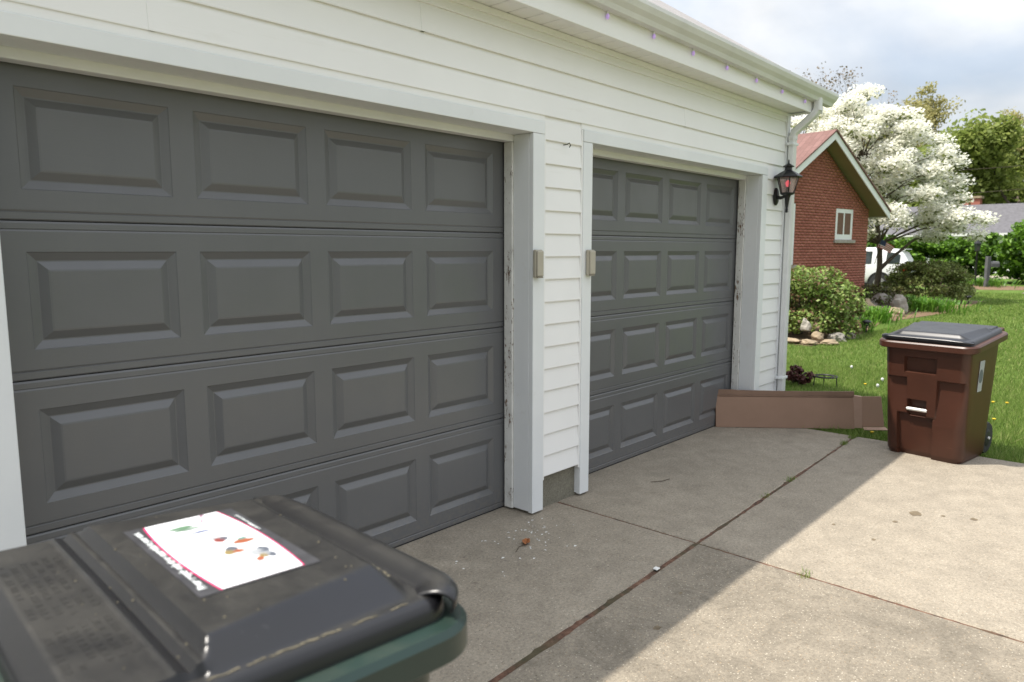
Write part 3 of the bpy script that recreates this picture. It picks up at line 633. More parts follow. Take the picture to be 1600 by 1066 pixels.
    # lift bar in the front pocket
    q = 0.405; zz = q * Hf; hwq = Wd/2 - 0.042 + 0.03*q; yq = -D/2 + 0.012 + 0.055*(1-q)
    MB().tube([(-0.42*hwq, yq+0.006, zz+0.008), (0.09*hwq, yq+0.006, zz+0.008)], 0.0125, 12).build('lift_bar', 'metal_bar', T, smooth=True)
    # ---- lid: relief surface with skirt, front at -y
    L = D - 0.015; Wl = Wd - 0.010; nx, ny = 120, 112; rc = 0.060
    def lid_h(s, tt):
        a = abs(tt); hx = Wl/2
        # distance to rounded outline
        dx, dy = hx - a, min(s, L - s)
        if dx < rc and dy < rc: de = rc - math.hypot(rc - dx, rc - dy)
        else: de = min(dx, dy)
        de = max(de, 0)
        e = min(1, de / 0.022); h = 0.014 * math.sqrt(max(0, 1 - (1 - e)**2))
        wt = 0.315*Wl + 0.095*Wl * min(1, max(0, (s - 0.07) / 0.33))
        fw = 0.135*Wl - 0.07*Wl * min(1, max(0, (s - 0.07) / 0.30)); rt = min(1, max(0, (wt + fw - a) / fw)); rs = min(1, max(0, (s - 0.050) / 0.030)); rb = min(1, max(0, (0.694*L - s) / 0.016))
        # rounded platform corners
        k = min(rt, rs, rb); k2 = max(0, 1 - math.hypot(1 - rt, 1 - rs))
        k = min(k, k2) if rb > 0.99 else k
        h += 0.030 * (k * k * (3 - 2*k) * 0.15 + k * 0.85)
        if a < hx - 0.035:
            h += 0.006 * math.exp(-((s - 0.700*L) / 0.0050)**2) - 0.004 * math.exp(-((s - 0.722*L) / 0.004)**2) + 0.0025 * math.exp(-((s - 0.748*L) / 0.003)**2)
            h += 0.010 * min(1, max(0, (s - 0.674*L) / 0.010)) * min(1, max(0, (L - 0.012 - s) / 0.02))
        h += 0.0025 * (1 - (2*a/Wl)**2)
        return h
    vs = []; fs = []
    for j in range(ny + 1):
        s = L * j / ny
        # half width of outline at s
        dd = min(s, L - s)
        hwid = Wl/2 if dd >= rc else Wl/2 - rc + math.sqrt(max(0, rc*rc - (rc - dd)**2))
        for i in range(nx + 1):
            tt = hwid * (2*i/nx - 1); y = -D/2 - 0.004 + s
            vs.append((tt, y, zt(y) + 0.016 + lid_h(s, tt)))
    for j in range(ny):
        for i in range(nx): a = j*(nx+1) + i; fs.append((a, a+1, a+nx+2, a+nx+1))
    lidm = MB(); lidm.add(vs, fs)
    bord = [i for i in range(nx+1)] + [j*(nx+1) + nx for j in range(1, ny+1)] + [ny*(nx+1) + i for i in range(nx-1, -1, -1)] + [j*(nx+1) for j in range(ny-1, 0, -1)]
    b0 = len(lidm.v)
    for i in bord:
        x, y, z = lidm.v[i]; lidm.v.append((x*1.012, y + (0.004 if y > 0 else -0.004)*0.6, z - 0.026))
    nb_ = len(bord)
    for i in range(nb_): lidm.f.append((bord[i], b0 + i, b0 + (i+1) % nb_, bord[(i+1) % nb_]))
    lid = lidm.build('lid', lm, T, smooth=True)
    # front grip: half tube following the front edge and turning round both corners
    gpath = []; rr = 0.060; gh = Wl/2 - 0.055
    for i in range(9):
        a = R(180 + 62 - 62*i/8 + 90) ; 
    arcL = [(-gh + rr*math.cos(R(270 - a)) + 0.0, rr + rr*math.sin(R(270 - a))) for a in range(60, 0, -10)]
    gpath = [(-gh - rr*math.sin(R(a)), rr - rr*math.cos(R(a))) for a in range(62, 0, -8)] + [(-gh + 2*gh*i/14, 0.0) for i in range(15)] + [(gh + rr*math.sin(R(a)), rr - rr*math.cos(R(a))) for a in range(8, 64, 8)]
    rs_ = []
    for i, (gx_, gs_) in enumerate(gpath):
        p0 = gpath[max(i-1, 0)]; p1 = gpath[min(i+1, len(gpath)-1)]; dx, dy = p1[0]-p0[0], p1[1]-p0[1]; l = math.hypot(dx, dy); nx_, ny_ = dy/l, -dx/l   # outward
        prof = [(-0.044, 0.012), (-0.032, 0.017), (-0.018, 0.023), (-0.004, 0.026), (0.008, 0.025), (0.017, 0.020), (0.021, 0.014), (0.020, 0.002), (0.016, -0.006)]
        endk = min(1.0, i / 4 * 0.25 + 0.85, (len(gpath)-1-i) / 12 * 0.9 + 0.25)
        rs_.append([(gx_ + nx_*o_, -D/2 + gs_ + ny_*o_, zt(-D/2) + 0.016 + u_*endk ) for o_, u_ in prof])
    gm = MB(); n = len(rs_[0])
    for r_ in rs_: gm.v.extend(r_)
    for i in range(len(rs_) - 1):
        for j in range(n - 1): gm.f.append((i*n+j, i*n+j+1, (i+1)*n+j+1, (i+1)*n+j))
    gm.build('lid_grip', lm, lid, smooth=True, solid=0.004)
    # hinge knuckles
    for sx_ in (-1, 1):
        yy = D/2 + 0.035; MB().tube([(sx_*(Wd/2-0.115), yb+0.072, zb+0.006), (sx_*(Wd/2-0.19), yb+0.072, zb+0.006)], 0.023, 12).build('hinge', lm, lid, smooth=True)
        MB().prism([(D/2-0.035, zb+0.016), (D/2+0.03, zb+0.020), (D/2+0.05, zb+0.026), (D/2+0.05, zb+0.012), (D/2-0.035, zb+0.004)], 0, sx_*(Wd/2-0.15)-0.034, sx_*(Wd/2-0.15)+0.034).build('hinge_strap', lm, lid, bevel=0.003)
    def on_lid(tt, s, e=0.0):
        y = -D/2 - 0.004 + s; return (tt, y, zt(y) + 0.016 + lid_h(s, tt) + e)
    if sticker:
        S = on_lid
        def patch(name, outline, e, mat, parent, label=None):
            m = MB(); m.add([S(a, b, e) for a, b in outline], [tuple(range(len(outline)))]); o = m.build(name, mat, parent, solid=0.0006)
            if label: o['label'] = label
            return o
        # t runs across the lid, s back from the front edge
        t0, t1 = -0.142, 0.165; s0, s1 = 0.160, 0.279    # t: + is the far side
        def rect(a0, a1, b0, b1, k=10):
            return [(a0 + (a1-a0)*i/k, b0) for i in range(k)] + [(a1, b0)] + [(a1 - (a1-a0)*i/k, b1) for i in range(k)] + [(a0, b1)]
        film = patch('sticker', rect(t0-0.004, t1+0.004, s0-0.028, s1+0.032), 0.0008, 'sticker_film', lid, 'clear film label with a white printed panel and white lettering')
        bow = lambda i, k, a: a * (1 - (2*i/k - 1)**2)
        def bowed(e):
            k = 12
            return [(t0 + (t1-t0)*i/k, s0 - e - bow(i, k, 0.010)) for i in range(k+1)] + [(t1 - (t1-t0)*i/k, s1 + e + bow(i, k, 0.010)) for i in range(k+1)]
        def sub(name, outline, e, mat, z=0): 
            m = MB(); m.add([S(a, b, e) for a, b in outline], [tuple(range(len(outline)))]); return m.build(name, mat, film)
        PR = film
        o = sub('pink_border', bowed(0.0030), 0.0016, 'sticker_pink'); o = sub('white_panel', bowed(0.0), 0.0020, 'sticker_white')
        # printed pictures
        def blob(tc_, sc_, w_, h_, mat, n_=7, e=0.0026, rot=0.0):
            pts = []
            for i in range(n_ + 3):
                a = 2*math.pi*i/(n_+3); r_ = 1 + random.uniform(-0.2, 0.2); u_, v_ = w_/2*math.cos(a)*r_, h_/2*math.sin(a)*r_
                pts.append((tc_ + u_*math.cos(rot) - v_*math.sin(rot), sc_ + u_*math.sin(rot) + v_*math.cos(rot)))
            return sub('printed_picture', pts, e, mat)
        W_ = t1 - t0; Sx = s1 - s0
        P_ = lambda a, b: (t1 - W_*a, s1 - Sx*b)      # a: far->near, b: hinge->front
        for a, b, w_, h_, mt in ((0.14, 0.36, 0.012, 0.034, 'print_green'), (0.18, 0.42, 0.006, 0.034, 'print_green'), (0.26, 0.50, 0.006, 0.030, 'print_blue'), (0.40, 0.52, 0.006, 0.026, 'print_grey'), (0.44, 0.57, 0.014, 0.012, 'print_red'), (0.43, 0.64, 0.012, 0.010, 'print_slate'),
                                 (0.59, 0.56, 0.012, 0.014, 'print_slate'), (0.63, 0.50, 0.014, 0.012, 'print_yellow'), (0.64, 0.60, 0.010, 0.016, 'print_orange'), (0.53, 0.80, 0.012, 0.024, 'print_orange'), (0.49, 0.82, 0.008, 0.014, 'print_teal'),
                                 (0.72, 0.76, 0.018, 0.016, 'print_grey'), (0.70, 0.86, 0.020, 0.016, 'print_slate'), (0.77, 0.78, 0.012, 0.012, 'print_yellow'), (0.78, 0.88, 0.016, 0.010, 'print_slate'), (0.80, 0.70, 0.010, 0.010, 'print_orange'), (0.74, 0.82, 0.018, 0.012, 'print_grey')):
            p = P_(a, b); blob(p[0], p[1], w_*1.45, h_*1.25, M[mt].name)
        # swoosh mark
        sw = [P_(0.06 + 0.05*math.sin(x*2*math.pi), 0.62 + 0.20*x) for x in [i/14 for i in range(15)]]
        sub('swoosh_mark', [(a - 0.0018 - 0.0016*math.sin(math.pi*i/14), b) for i, (a, b) in enumerate(sw)] + [(a + 0.0018 + 0.0016*math.sin(math.pi*(14-i)/14), b) for i, (a, b) in enumerate(sw[::-1])], 0.0026, 'print_magenta')
        # faint lines of small print
        fp = MB()
        for a in np.arange(0.12, 0.92, 0.035):
            for b0_, b1_ in ((0.08, 0.30), (0.34, 0.46), (0.64, 0.74)):
                if random.random() < 0.45:
                    p0, p1 = P_(a, b0_), P_(a + 0.010, b1_ - random.random()*0.1); fp.add([S(p0[0], p0[1], 0.0024), S(p1[0], p0[1], 0.0024), S(p1[0], p1[1], 0.0024), S(p0[0], p1[1], 0.0024)], [(0,1,2,3)])
        o = fp.build('small_print', 'print_grey', film); o['kind'] = 'stuff'
        def lettering(txt, size, tc_, sc_, name):
            cu = bpy.data.curves.new('txt', 'FONT'); cu.body = txt; cu.size = size; cu.align_x = 'CENTER'; cu.offset = 0.0006
            to = bpy.data.objects.new('txt', cu); me = bpy.data.meshes.new_from_object(to); bpy.data.objects.remove(to)
            # text right = +t (towards the far side), text up = +s (towards the hinge)
            for v in me.vertices: v.co = S(tc_ + v.co.x, sc_ + v.co.y, 0.0022)
            me.materials.clear(); return link(name, me, 'print_white', film)
        lettering('Please recycle only these materials in your cart.', 0.0142, (t0+t1)/2, s1 + 0.0150, 'lettering')
        # web line too small to read: a row of strokes
        wl = MB(); a = 0.035
        while a < 0.125:
            w_ = random.uniform(0.002, 0.0045); h_ = random.choice((0.003, 0.003, 0.005)); wl.add([S(a, s0-0.020, 0.0022), S(a+w_, s0-0.020, 0.0022), S(a+w_, s0-0.020+h_, 0.0022), S(a, s0-0.020+h_, 0.0022)], [(0,1,2,3)]); a += w_ + 0.0022
        o = wl.build('web_line', 'print_white', film); o['kind'] = 'stuff'
        # moulded warning text on the hinge strip: rows of raised strokes
        em = MB()
        for r_ in range(6):
            s = 0.775*L + r_*0.0140; a = -0.19
            while a < 0.19:
                w_ = random.uniform(0.004, 0.014)
                if random.random() < 0.8 and not (-0.075 < a < -0.04): 
                    p = [S(a, s, -0.0008), S(a+w_, s, -0.0008), S(a+w_, s+0.0075, -0.0008), S(a, s+0.0075, -0.0008)]; em.add(p + [(x, y, z+0.0013) for x, y, z in p], [(4,5,6,7),(0,1,5,4),(1,2,6,5),(2,3,7,6),(3,0,4,7)])
                a += w_ + 0.003
        o = em.build('moulded_text', lm, lid); o['kind'] = 'stuff'
        # dirt gathered in the grooves
        dl = MB()
        for i in range(70):
            a = -0.20 + 0.34*i/70; s = 0.046 + 0.003*math.sin(i*1.7); w_ = 0.0015 + 0.003*random.random(); dl.add([S(a, s, 0.0008), S(a+0.0062, s, 0.0008), S(a+0.0062, s+w_, 0.0008), S(a, s+w_, 0.0008)], [(0,1,2,3)])
        for i in range(60):
            s = 0.08 + 0.28*i/60; a = -Wl/2 + 0.018 + 0.001*math.sin(i); w_ = 0.0012 + 0.0022*random.random()
            if mnoise.noise(Vector((i*0.21, 3.7, 0))) > -0.12: dl.add([S(a, s, 0.0008), S(a+w_, s, 0.0008), S(a+w_, s+0.0058, 0.0008), S(a, s+0.0058, 0.0008)], [(0,1,2,3)])
        o = dl.build('groove_dirt', 'dirt_line', lid); o['kind'] = 'stuff'
        sp_ = MB()
        for i in range(46):
            a = random.uniform(-0.24, 0.24); s = random.uniform(0.08, 0.46); r_ = random.uniform(0.0008, 0.0024); sp_.lathe([(r_*1.0, -0.0005), (r_*0.8, r_*0.5), (r_*0.2, r_*0.8)], 6, S(a, s))
        o = sp_.build('grit', 'dirt_line', lid); o['kind'] = 'stuff'
    if deco:
        # pale label on the right side of the body
        hw0 = Wd/2 - 0.012; m = MB(); ys = [-0.10 + 0.011*i for i in range(8)]
        zs = lambda z: Wd/2 - 0.012 - 0.030*(1 - z/Hf) + 0.002
        z0_, z1_ = Hf*0.60, Hf*0.86
        m.add([(zs(z0_), ys[0], z0_), (zs(z0_), ys[-1], z0_), (zs(z1_), ys[-1]+0.01, z1_), (zs(z1_), ys[0], z1_)], [(0,1,2,3)]); lb = m.build('side_label', 'print_grey', T, solid=0.001)
        m = MB(); cx, cz = (ys[0]+ys[-1])/2, (z0_+z1_)/2
        pts = [(zs(cz + 0.04*math.sin(a)) + 0.0015, cx + 0.035*math.cos(a), cz + 0.05*math.sin(a)) for a in [2*math.pi*i/18 for i in range(18)]]
        m.add(pts, [tuple(range(18))]); m.build('label_mark', 'print_slate', lb)
    return T
# near green bin: front faces +x
make_bin('wheelie_bin', 'dark green wheelie bin with dusty black lid and a white printed sticker', (-0.262, -1.755, 0), R(90 - 3.0), 'bin_green', 'lid_black', 0.626, 0.532, 0.979, 0.030, sticker=True)
# far brown bin: front faces -x
make_bin('wheelie_bin', 'brown wheelie bin with black lid standing at the lawn edge', (5.37, -1.60, 0), R(-90 - 9), 'bin_brown', 'lid_navy', 0.605, 0.62, 0.855, 0.11, deco=True)

# ================================================================== CARDBOARD
ca = Vector((4.975, -0.02)); cbv = Vector((5.70, -0.925)); cd = (cbv - ca); cl = cd.length; ang = math.atan2(cd.y, cd.x)
T = thing('cardboard_carton', 'long flattened brown cardboard carton across the corner of the far door', 'cardboard', (ca.x, ca.y, 0.0), ang)
ln = 0.05   # lean
MB().add([(0,0,0.002),(cl,0,0.002),(cl,ln,0.262),(0,ln,0.262),(0,0.05,0.002),(cl,0.05,0.002),(cl,0.05+ln,0.262),(0,0.05+ln,0.262)], [(0,3,2,1)[::-1],(0,1,2,3),(4,7,6,5),(1,5,6,2),(0,3,7,4),(0,4,5,1),(3,2,6,7)][1:]).build('panel', 'cardboard', T, bevel=0.003)
MB().add([(0.0,ln-0.004,0.264),(cl,ln-0.002,0.264),(cl,ln+0.000,0.275),(0.0,ln-0.002,0.276),(0.0,ln+0.05,0.264),(cl,ln+0.05,0.264),(cl,ln+0.05,0.275),(0,ln+0.05,0.276)], [(0,1,2,3),(4,7,6,5),(1,5,6,2),(0,3,7,4),(0,4,5,1),(3,2,6,7)]).build('folded_edge', 'cardboard_dark', T, bevel=0.002)
k = 16; vs = []
for i in range(k+1):
    xx = cl*i/k; zz = 0.316 - 0.006*math.sin(i/k*3.1) + (0.004 if i < 3 else 0) ; dy = 0.006*math.sin(i/k*5)
    vs += [(xx, ln+0.004+dy, 0.277), (xx, ln+0.012+dy*1.5, zz), (xx, ln+0.046+dy, zz-0.004), (xx, ln+0.05, 0.277)]
fs = []
for i in range(k):
    a = 4*i
    for j in range(4): fs.append((a+j, a+4+j, a+4+(j+1) % 4, a+(j+1) % 4))
fs += [(0,1,2,3), (4*k+3, 4*k+2, 4*k+1, 4*k)]
MB().add(vs, fs).build('top_flap', 'cardboard_dark', T)
c2a = Vector((5.715, -0.925)); c2b = Vector((5.84, -1.115)); d2 = c2b - c2a; ang2 = math.atan2(d2.y, d2.x)
T = thing('cardboard_sheet', 'short pale cardboard piece standing between the long carton and the brown bin', 'cardboard', (c2a.x, c2a.y, 0.0), ang2)
l2 = d2.length
MB().add([(-0.03,0.0,0.01),(0.055,-0.012,0.01),(0.05,0.03,0.275),(-0.03,0.04,0.282),(-0.03,0.05,0.01),(0.055,0.04,0.01),(0.05,0.07,0.275),(-0.03,0.08,0.282)], [(0,1,2,3),(4,7,6,5),(1,5,6,2),(0,3,7,4),(0,4,5,1),(3,2,6,7)]).build('edge_panel', 'cardboard_light', T, bevel=0.002)
MB().add([(0.057,0.0,0.02),(l2+0.015,0.03,0.02),(l2-0.01,0.075,0.272),(0.052,0.045,0.275),(0.057,0.01,0.02),(l2+0.015,0.04,0.02),(l2-0.01,0.085,0.272),(0.052,0.055,0.275)], [(0,1,2,3),(4,7,6,5),(1,5,6,2),(0,3,7,4),(0,4,5,1),(3,2,6,7)]).build('panel', 'cardboard', T, bevel=0.002)
MB().add([(0.06,-0.002,0.018),(l2+0.02,0.026,0.018),(l2+0.03,-0.03,0.006),(0.06,-0.045,0.004)], [(0,1,2,3)]).build('bottom_flap', 'cardboard_light', T, solid=0.004)

# ================================================================== LEAVES, TREES, PLANTS
def quads(c, size, up=0.0, asp=1.6):
    # leaf quads (rhombus) at centres c with random orientation; up>0 biases the normals upwards
    n = len(c); nrm = rng.normal(size=(n, 3)); nrm /= np.linalg.norm(nrm, axis=1, keepdims=True)
    nrm[:, 2] = np.abs(nrm[:, 2]) if up else nrm[:, 2]
    nrm[:, 2] += up; nrm /= np.linalg.norm(nrm, axis=1, keepdims=True)
    r = rng.normal(size=(n, 3)); a = np.cross(nrm, r); a /= np.linalg.norm(a, axis=1, keepdims=True) + 1e-9; b = np.cross(nrm, a)
    s = (size * rng.uniform(0.65, 1.35, n))[:, None]
    v = np.stack([c - a*s*0.5*asp, c - b*s*0.5 + nrm*s*0.08, c + a*s*0.5*asp, c + b*s*0.5 + nrm*s*0.08], 1).reshape(-1, 3)
    f = np.arange(4*n).reshape(n, 4)
    return v, f
def blob_pts(center, rad, n, shell=0.55):
    d = rng.normal(size=(n, 3)); d /= np.linalg.norm(d, axis=1, keepdims=True)
    r = shell + (1 - shell) * rng.random(n)**0.7
    return np.asarray(center) + d * r[:, None] * np.asarray(rad)
def shrub(name, label, loc, rad, nclump, nleaf, size, mat, cat='shrub', group=None, dark=None, lumps=0.32, stems=7):
    T = thing(name, label, cat, loc, 0, group); rx, ry, rz = rad; pts = []
    for i in range(nclump):
        d = rng.normal(size=3); d /= np.linalg.norm(d); d[2] = rng.uniform(-0.9, 1.0); d[:2] *= math.sqrt(max(0.05, 1 - d[2]**2)) / (np.linalg.norm(d[:2]) + 1e-9) if d[2] > 0 else 1.0 / (np.linalg.norm(d[:2]) + 1e-9)
        c = d * np.array([rx, ry, rz]) * rng.uniform(0.55, 0.86) + np.array([0, 0, rz * 0.95])
        cr = lumps * rng.uniform(0.7, 1.25)
        c[2] = max(c[2], cr*rz*0.8)
        pts.append(blob_pts(c, (cr*rx*1.1, cr*ry*1.1, cr*rz), nleaf // nclump, 0.3))
    p = np.concatenate(pts); p[:, 2] = np.maximum(p[:, 2], 0.02)
    v, f = quads(p, size, 0.25); fast('foliage', v, f, mat, T)
    m = MB()
    for i in range(stems):
        a = rng.uniform(0, 6.28); r0 = rng.uniform(0.02, 0.12); e = np.array([math.cos(a)*rx*0.7, math.sin(a)*ry*0.7, rz*rng.uniform(1.0, 1.6)])
        m.tube([(r0*math.cos(a), r0*math.sin(a), -0.04), tuple(e*0.45 + np.array([0, 0, 0.05])), tuple(e)], [0.014, 0.010, 0.004], 5)
    m.build('stems', 'bark', T); return T
def limb(m, p, d, length, rad, depth, tips, spread=0.6, ratio=0.72, up=0.12, seg=4):
    pts = [Vector(p)]; dirv = Vector(d).normalized(); rads = [rad]
    for i in range(seg):
        dirv = (dirv + Vector(rng.normal(size=3)) * 0.13 + Vector((0, 0, up * 0.3))).normalized(); pts.append(pts[-1] + dirv * length / seg); rads.append(rad * (1 - 0.42 * (i + 1) / seg))
    m.tube(pts, rads, 7 if rad > 0.05 else 5, cap=False)
    if depth == 0: tips.append((pts[-1], dirv)); return
    n = 3 if rng.random() < 0.6 else 2
    for i in range(n):
        ax = dirv.orthogonal().normalized(); ax.rotate(Matrix.Rotation(rng.uniform(0, 6.28), 3, dirv)); nd = dirv.copy(); nd.rotate(Matrix.Rotation(spread * rng.uniform(0.6, 1.3), 3, ax))
        limb(m, pts[-1] if i else pts[-1], nd, length * ratio * rng.uniform(0.8, 1.15), rads[-1] * 0.75, depth - 1, tips, spread, ratio, up, seg)
    if depth >= 1: tips.append((pts[seg // 2], dirv))
TREE_N = [0]
def tree(name, label, loc, height, trunk_r, crown, mat, leaf, per_tip, tip_r, depth=4, bark='bark', spread=0.55, group=None, trunk_h=0.28, lean=(0, 0, 1), up=0.0, flat=1.0):
    global rng
    TREE_N[0] += 1; rng = np.random.default_rng(100 + TREE_N[0])
    T = thing(name, label, 'tree', loc, 0, group); m = MB(); tips = []
    th = height * trunk_h; p1 = Vector(lean).normalized() * th
    m.tube([(0, 0, -0.1), tuple(p1 * 0.15), tuple(p1 * 0.6 + Vector((rng.normal()*0.04*th, rng.normal()*0.04*th, 0))), tuple(p1)], [trunk_r * 1.35, trunk_r, trunk_r * 0.9, trunk_r * 0.85], 10)
    n0 = 4
    for i in range(n0):
        a = 2*math.pi*(i + rng.uniform(-0.25, 0.25))/n0; tilt = spread * rng.uniform(0.5, 1.25)
        d = Vector((math.sin(tilt)*math.cos(a)*crown[0], math.sin(tilt)*math.sin(a)*crown[1], math.cos(tilt)*crown[2]))
        limb(m, p1, d, height * (1 - trunk_h) * 0.36, trunk_r * 0.6, depth - 1, tips, spread, 0.72, 0.1)
    # fit the skeleton to the wanted height
    zm = max(t_[0].z for t_ in tips); k = (height - tip_r*0.6) / zm
    def fit(v): 
        w = min(1, max(0, (v[2] - th) / max(0.01, zm - th))); s = 1 + (k - 1)
        return (v[0], v[1], v[2] if v[2] <= th else th + (v[2] - th) * ((height - tip_r*0.6 - th) / (zm - th)))
    m.v = [fit(v) for v in m.v]
    m.build('trunk', bark, T, smooth=True)
    if per_tip:
        pts = []
        for t_, d in tips:
            c = fit(t_); r_ = tip_r * rng.uniform(0.6, 1.2); pts.append(blob_pts(c, (r_, r_, r_*flat), per_tip, 0.15))
        v, f = quads(np.concatenate(pts), leaf, 0.2); fast('crown', v, f, mat, T)
    return T, tips

# --- small rockery bed and shrubs beside the brick house
shrub('spirea_bush', 'large rounded bush with pale green and reddish leaves nearest the garage corner', (12.75, 2.25, -0.04), (1.15, 1.0, 0.67), 60, 20000, 0.042, 'leaf_spirea', lumps=0.30, stems=14)
shrub('spirea_bush', 'low brownish bush just right of the large rounded bush', (14.9, 2.05, -0.04), (0.42, 0.42, 0.36), 16, 2600, 0.038, 'leaf_spirea_dark')
shrub('yew_bush', 'dark low bush in front of the brick house corner', (19.5, 2.95, -0.04), (0.62, 0.8, 0.34), 24, 5000, 0.04, 'leaf_spirea_dark')
shrub('boxwood_bush', 'wide clipped bush hiding the rear of the white car', (24.3, 2.70, -0.04), (1.1, 1.30, 0.66), 60, 14000, 0.05, 'leaf_box', lumps=0.24)
shrub('yew_bush', 'small brownish bush left of the wide clipped bush', (22.4, 3.1, -0.04), (0.5, 0.5, 0.26), 14, 2600, 0.045, 'leaf_spirea_dark')
shrub('red_bush', 'small dark red plant behind the cardboard at the garage corner', (7.62, 0.28, -0.04), (0.15, 0.15, 0.12), 12, 900, 0.028, 'leaf_red', 'plant')
def lily(label, loc, n, L, wdt, spread=1.0):
    T = thing('daylily_clump', label, 'plant', loc, 0, 'daylily clumps in the bed'); vs = []; fs = []
    for i in range(n):
        a = rng.uniform(0, 6.28); r0 = abs(rng.normal()) * spread * 0.30; out = rng.uniform(0.25, 0.75) * L; hh = rng.uniform(0.5, 0.95) * L; w = wdt * rng.uniform(0.7, 1.3)
        ca_, sa_ = math.cos(a), math.sin(a); bx, by = r0*math.cos(a + rng.normal()*0.8), r0*math.sin(a + rng.normal()*0.8); b = len(vs)
        for k_, (o_, h_, w_) in enumerate(((0, 0, 0.7), (0.25, 0.55, 1), (0.6, 0.92, 0.9), (1.0, 0.85, 0.1))):
            px, py, pz = bx + ca_*out*o_, by + sa_*out*o_, hh*h_
            vs += [(px - sa_*w*w_, py + ca_*w*w_, pz), (px + sa_*w*w_, py - ca_*w*w_, pz)]
        fs += [(b+2*k_, b+2*k_+1, b+2*k_+3, b+2*k_+2) for k_ in range(3)]
    fast('leaves', vs, fs, 'lily_blade', T); MB().lathe([(spread*0.12, -0.05), (spread*0.08, 0.03), (0.01, 0.05)], 8).build('crown', 'stem_green', T)
lily('grassy daylily clump at the foot of the large rounded bush', (14.1, 1.62, -0.04), 170, 0.36, 0.010, 0.8)
lily('grassy daylily clump between the low brownish bush and the tan rocks', (16.3, 1.95, -0.04), 260, 0.40, 0.011, 1.2)
lily('broad daylily clump right of the upright boulder', (20.2, 1.75, -0.04), 420, 0.40, 0.012, 2.0)
lily('daylily clump close behind the upright boulder', (20.9, 2.5, -0.04), 260, 0.42, 0.012, 1.4)
lily('strappy green clump at the foot of the lamp post', (35.4, 3.0, -0.02), 260, 0.5, 0.016, 2.2)
def rock(label, loc, dims, mat, seed, rotz=0.0):
    import bmesh
    bm = bmesh.new(); bmesh.ops.create_icosphere(bm, subdivisions=3, radius=1.0)
    for v in bm.verts:
        n = mnoise.noise(v.co * 1.3 + Vector((seed, 0, 0))) * 0.42 + mnoise.noise(v.co * 3.1 + Vector((0, seed, 0))) * 0.13
        v.co = v.co * (1 + n); v.co.x *= dims[0]; v.co.y *= dims[1]; v.co.z = max(-0.5*dims[2], v.co.z * dims[2])
    me = bpy.data.meshes.new('rock'); bm.to_mesh(me); bm.free()
    o = link('rock', me, mat, None, smooth=False, loc=loc); o.rotation_euler.z = rotz; tag(o, label, 'rock', 'rocks in the garden bed')
rock('upright pale grey boulder in the bed above the brown bin', (19.0, 2.12, 0.12), (0.15, 0.20, 0.30), 'stone_pale', 3.1)
rock('dark grey boulder behind the upright pale one', (19.3, 2.62, 0.14), (0.35, 0.38, 0.26), 'stone_grey', 7.7)
rock('rounded tan rock above the middle daylily clump', (17.5, 2.48, 0.13), (0.22, 0.26, 0.22), 'stone_tan', 11.3)
rock('flat tan rock left of the upright boulder', (18.1, 2.02, 0.02), (0.22, 0.22, 0.14), 'stone_tan', 5.9)
rock('long tan rock behind the middle daylily clump', (18.0, 2.32, 0.06), (0.2, 0.24, 0.13), 'stone_tan', 15.9)
rock('pale upright rock against the foot of the large rounded bush', (11.72, 1.72, 0.22), (0.06, 0.08, 0.13), 'stone_pale', 19.2)
rock('small rounded tan rock just right of the pale upright one', (11.78, 1.55, 0.06), (0.10, 0.10, 0.08), 'stone_tan', 23.2)
for i, (x, y, a, b, c, lb) in enumerate(((11.35, 1.85, 0.13, 0.18, 0.05, 'flat tan border stone nearest the garage corner'), (11.42, 1.55, 0.14, 0.12, 0.05, 'second flat tan border stone from the garage corner'), (11.65, 1.30, 0.13, 0.14, 0.045, 'third flat tan border stone from the garage corner'), (12.25, 1.38, 0.14, 0.16, 0.10, 'greyish border stone at the front of the large bush'), (12.75, 1.36, 0.16, 0.14, 0.08, 'last border stone beside the garden light'))):
    rock(lb, (x, y, 0.0), (a, b, c), 'stone_tan' if i < 3 else 'stone_grey', 31.0 + i*4.4, i*0.7)
def path_light(label, loc):
    T = thing('garden_light', label, 'garden light', loc, 0, 'garden path lights')
    MB().tube([(0, 0, -0.06), (0, 0, 0.16)], 0.012, 8).build('stake', 'black_iron', T)
    MB().lathe([(0.035, 0.14), (0.05, 0.16), (0.05, 0.20), (0.04, 0.205)], 12).build('lens', 'glass_dark', T)
    MB().lathe([(0.075, 0.20), (0.085, 0.215), (0.07, 0.235), (0.02, 0.25)], 12).build('cap', 'black_iron', T, smooth=True)
path_light('small dark garden light on the lawn edge below the large bush', (13.75, 1.35, -0.03))
path_light('small dark garden light on the lawn right of the wide clipped bush', (23.7, 1.50, -0.03))
# wire plant stand
T = thing('plant_stand', 'low black wire ring stand on the grass behind the cardboard', 'plant stand', (7.72, 0.02, -0.03))
for z, r in ((0.115, 0.13), (0.115, 0.09)): MB().tube([(r*math.cos(a), r*math.sin(a), z) for a in [2*math.pi*i/24 for i in range(25)]], 0.007, 6, cap=False).build('ring', 'black_iron', T, smooth=True)
for i in range(3):
    a = 2*math.pi*i/3 + 0.4; MB().tube([(0.13*math.cos(a), 0.13*math.sin(a), 0.115), (0.145*math.cos(a), 0.145*math.sin(a), -0.02)], 0.006, 6).build('leg', 'black_iron', T)

# --- brick house
HO = Vector((19.4, 3.27, 0)); hd = Vector((0.989, -0.148, 0)).normalized(); hn = Vector((-0.148, -0.989, 0)).normalized()
HB = thing('brick_house', 'red brick house with a red shingle gable roof and white rake boards', 'house', (HO.x, HO.y, -0.04), math.atan2(hd.y, hd.x))
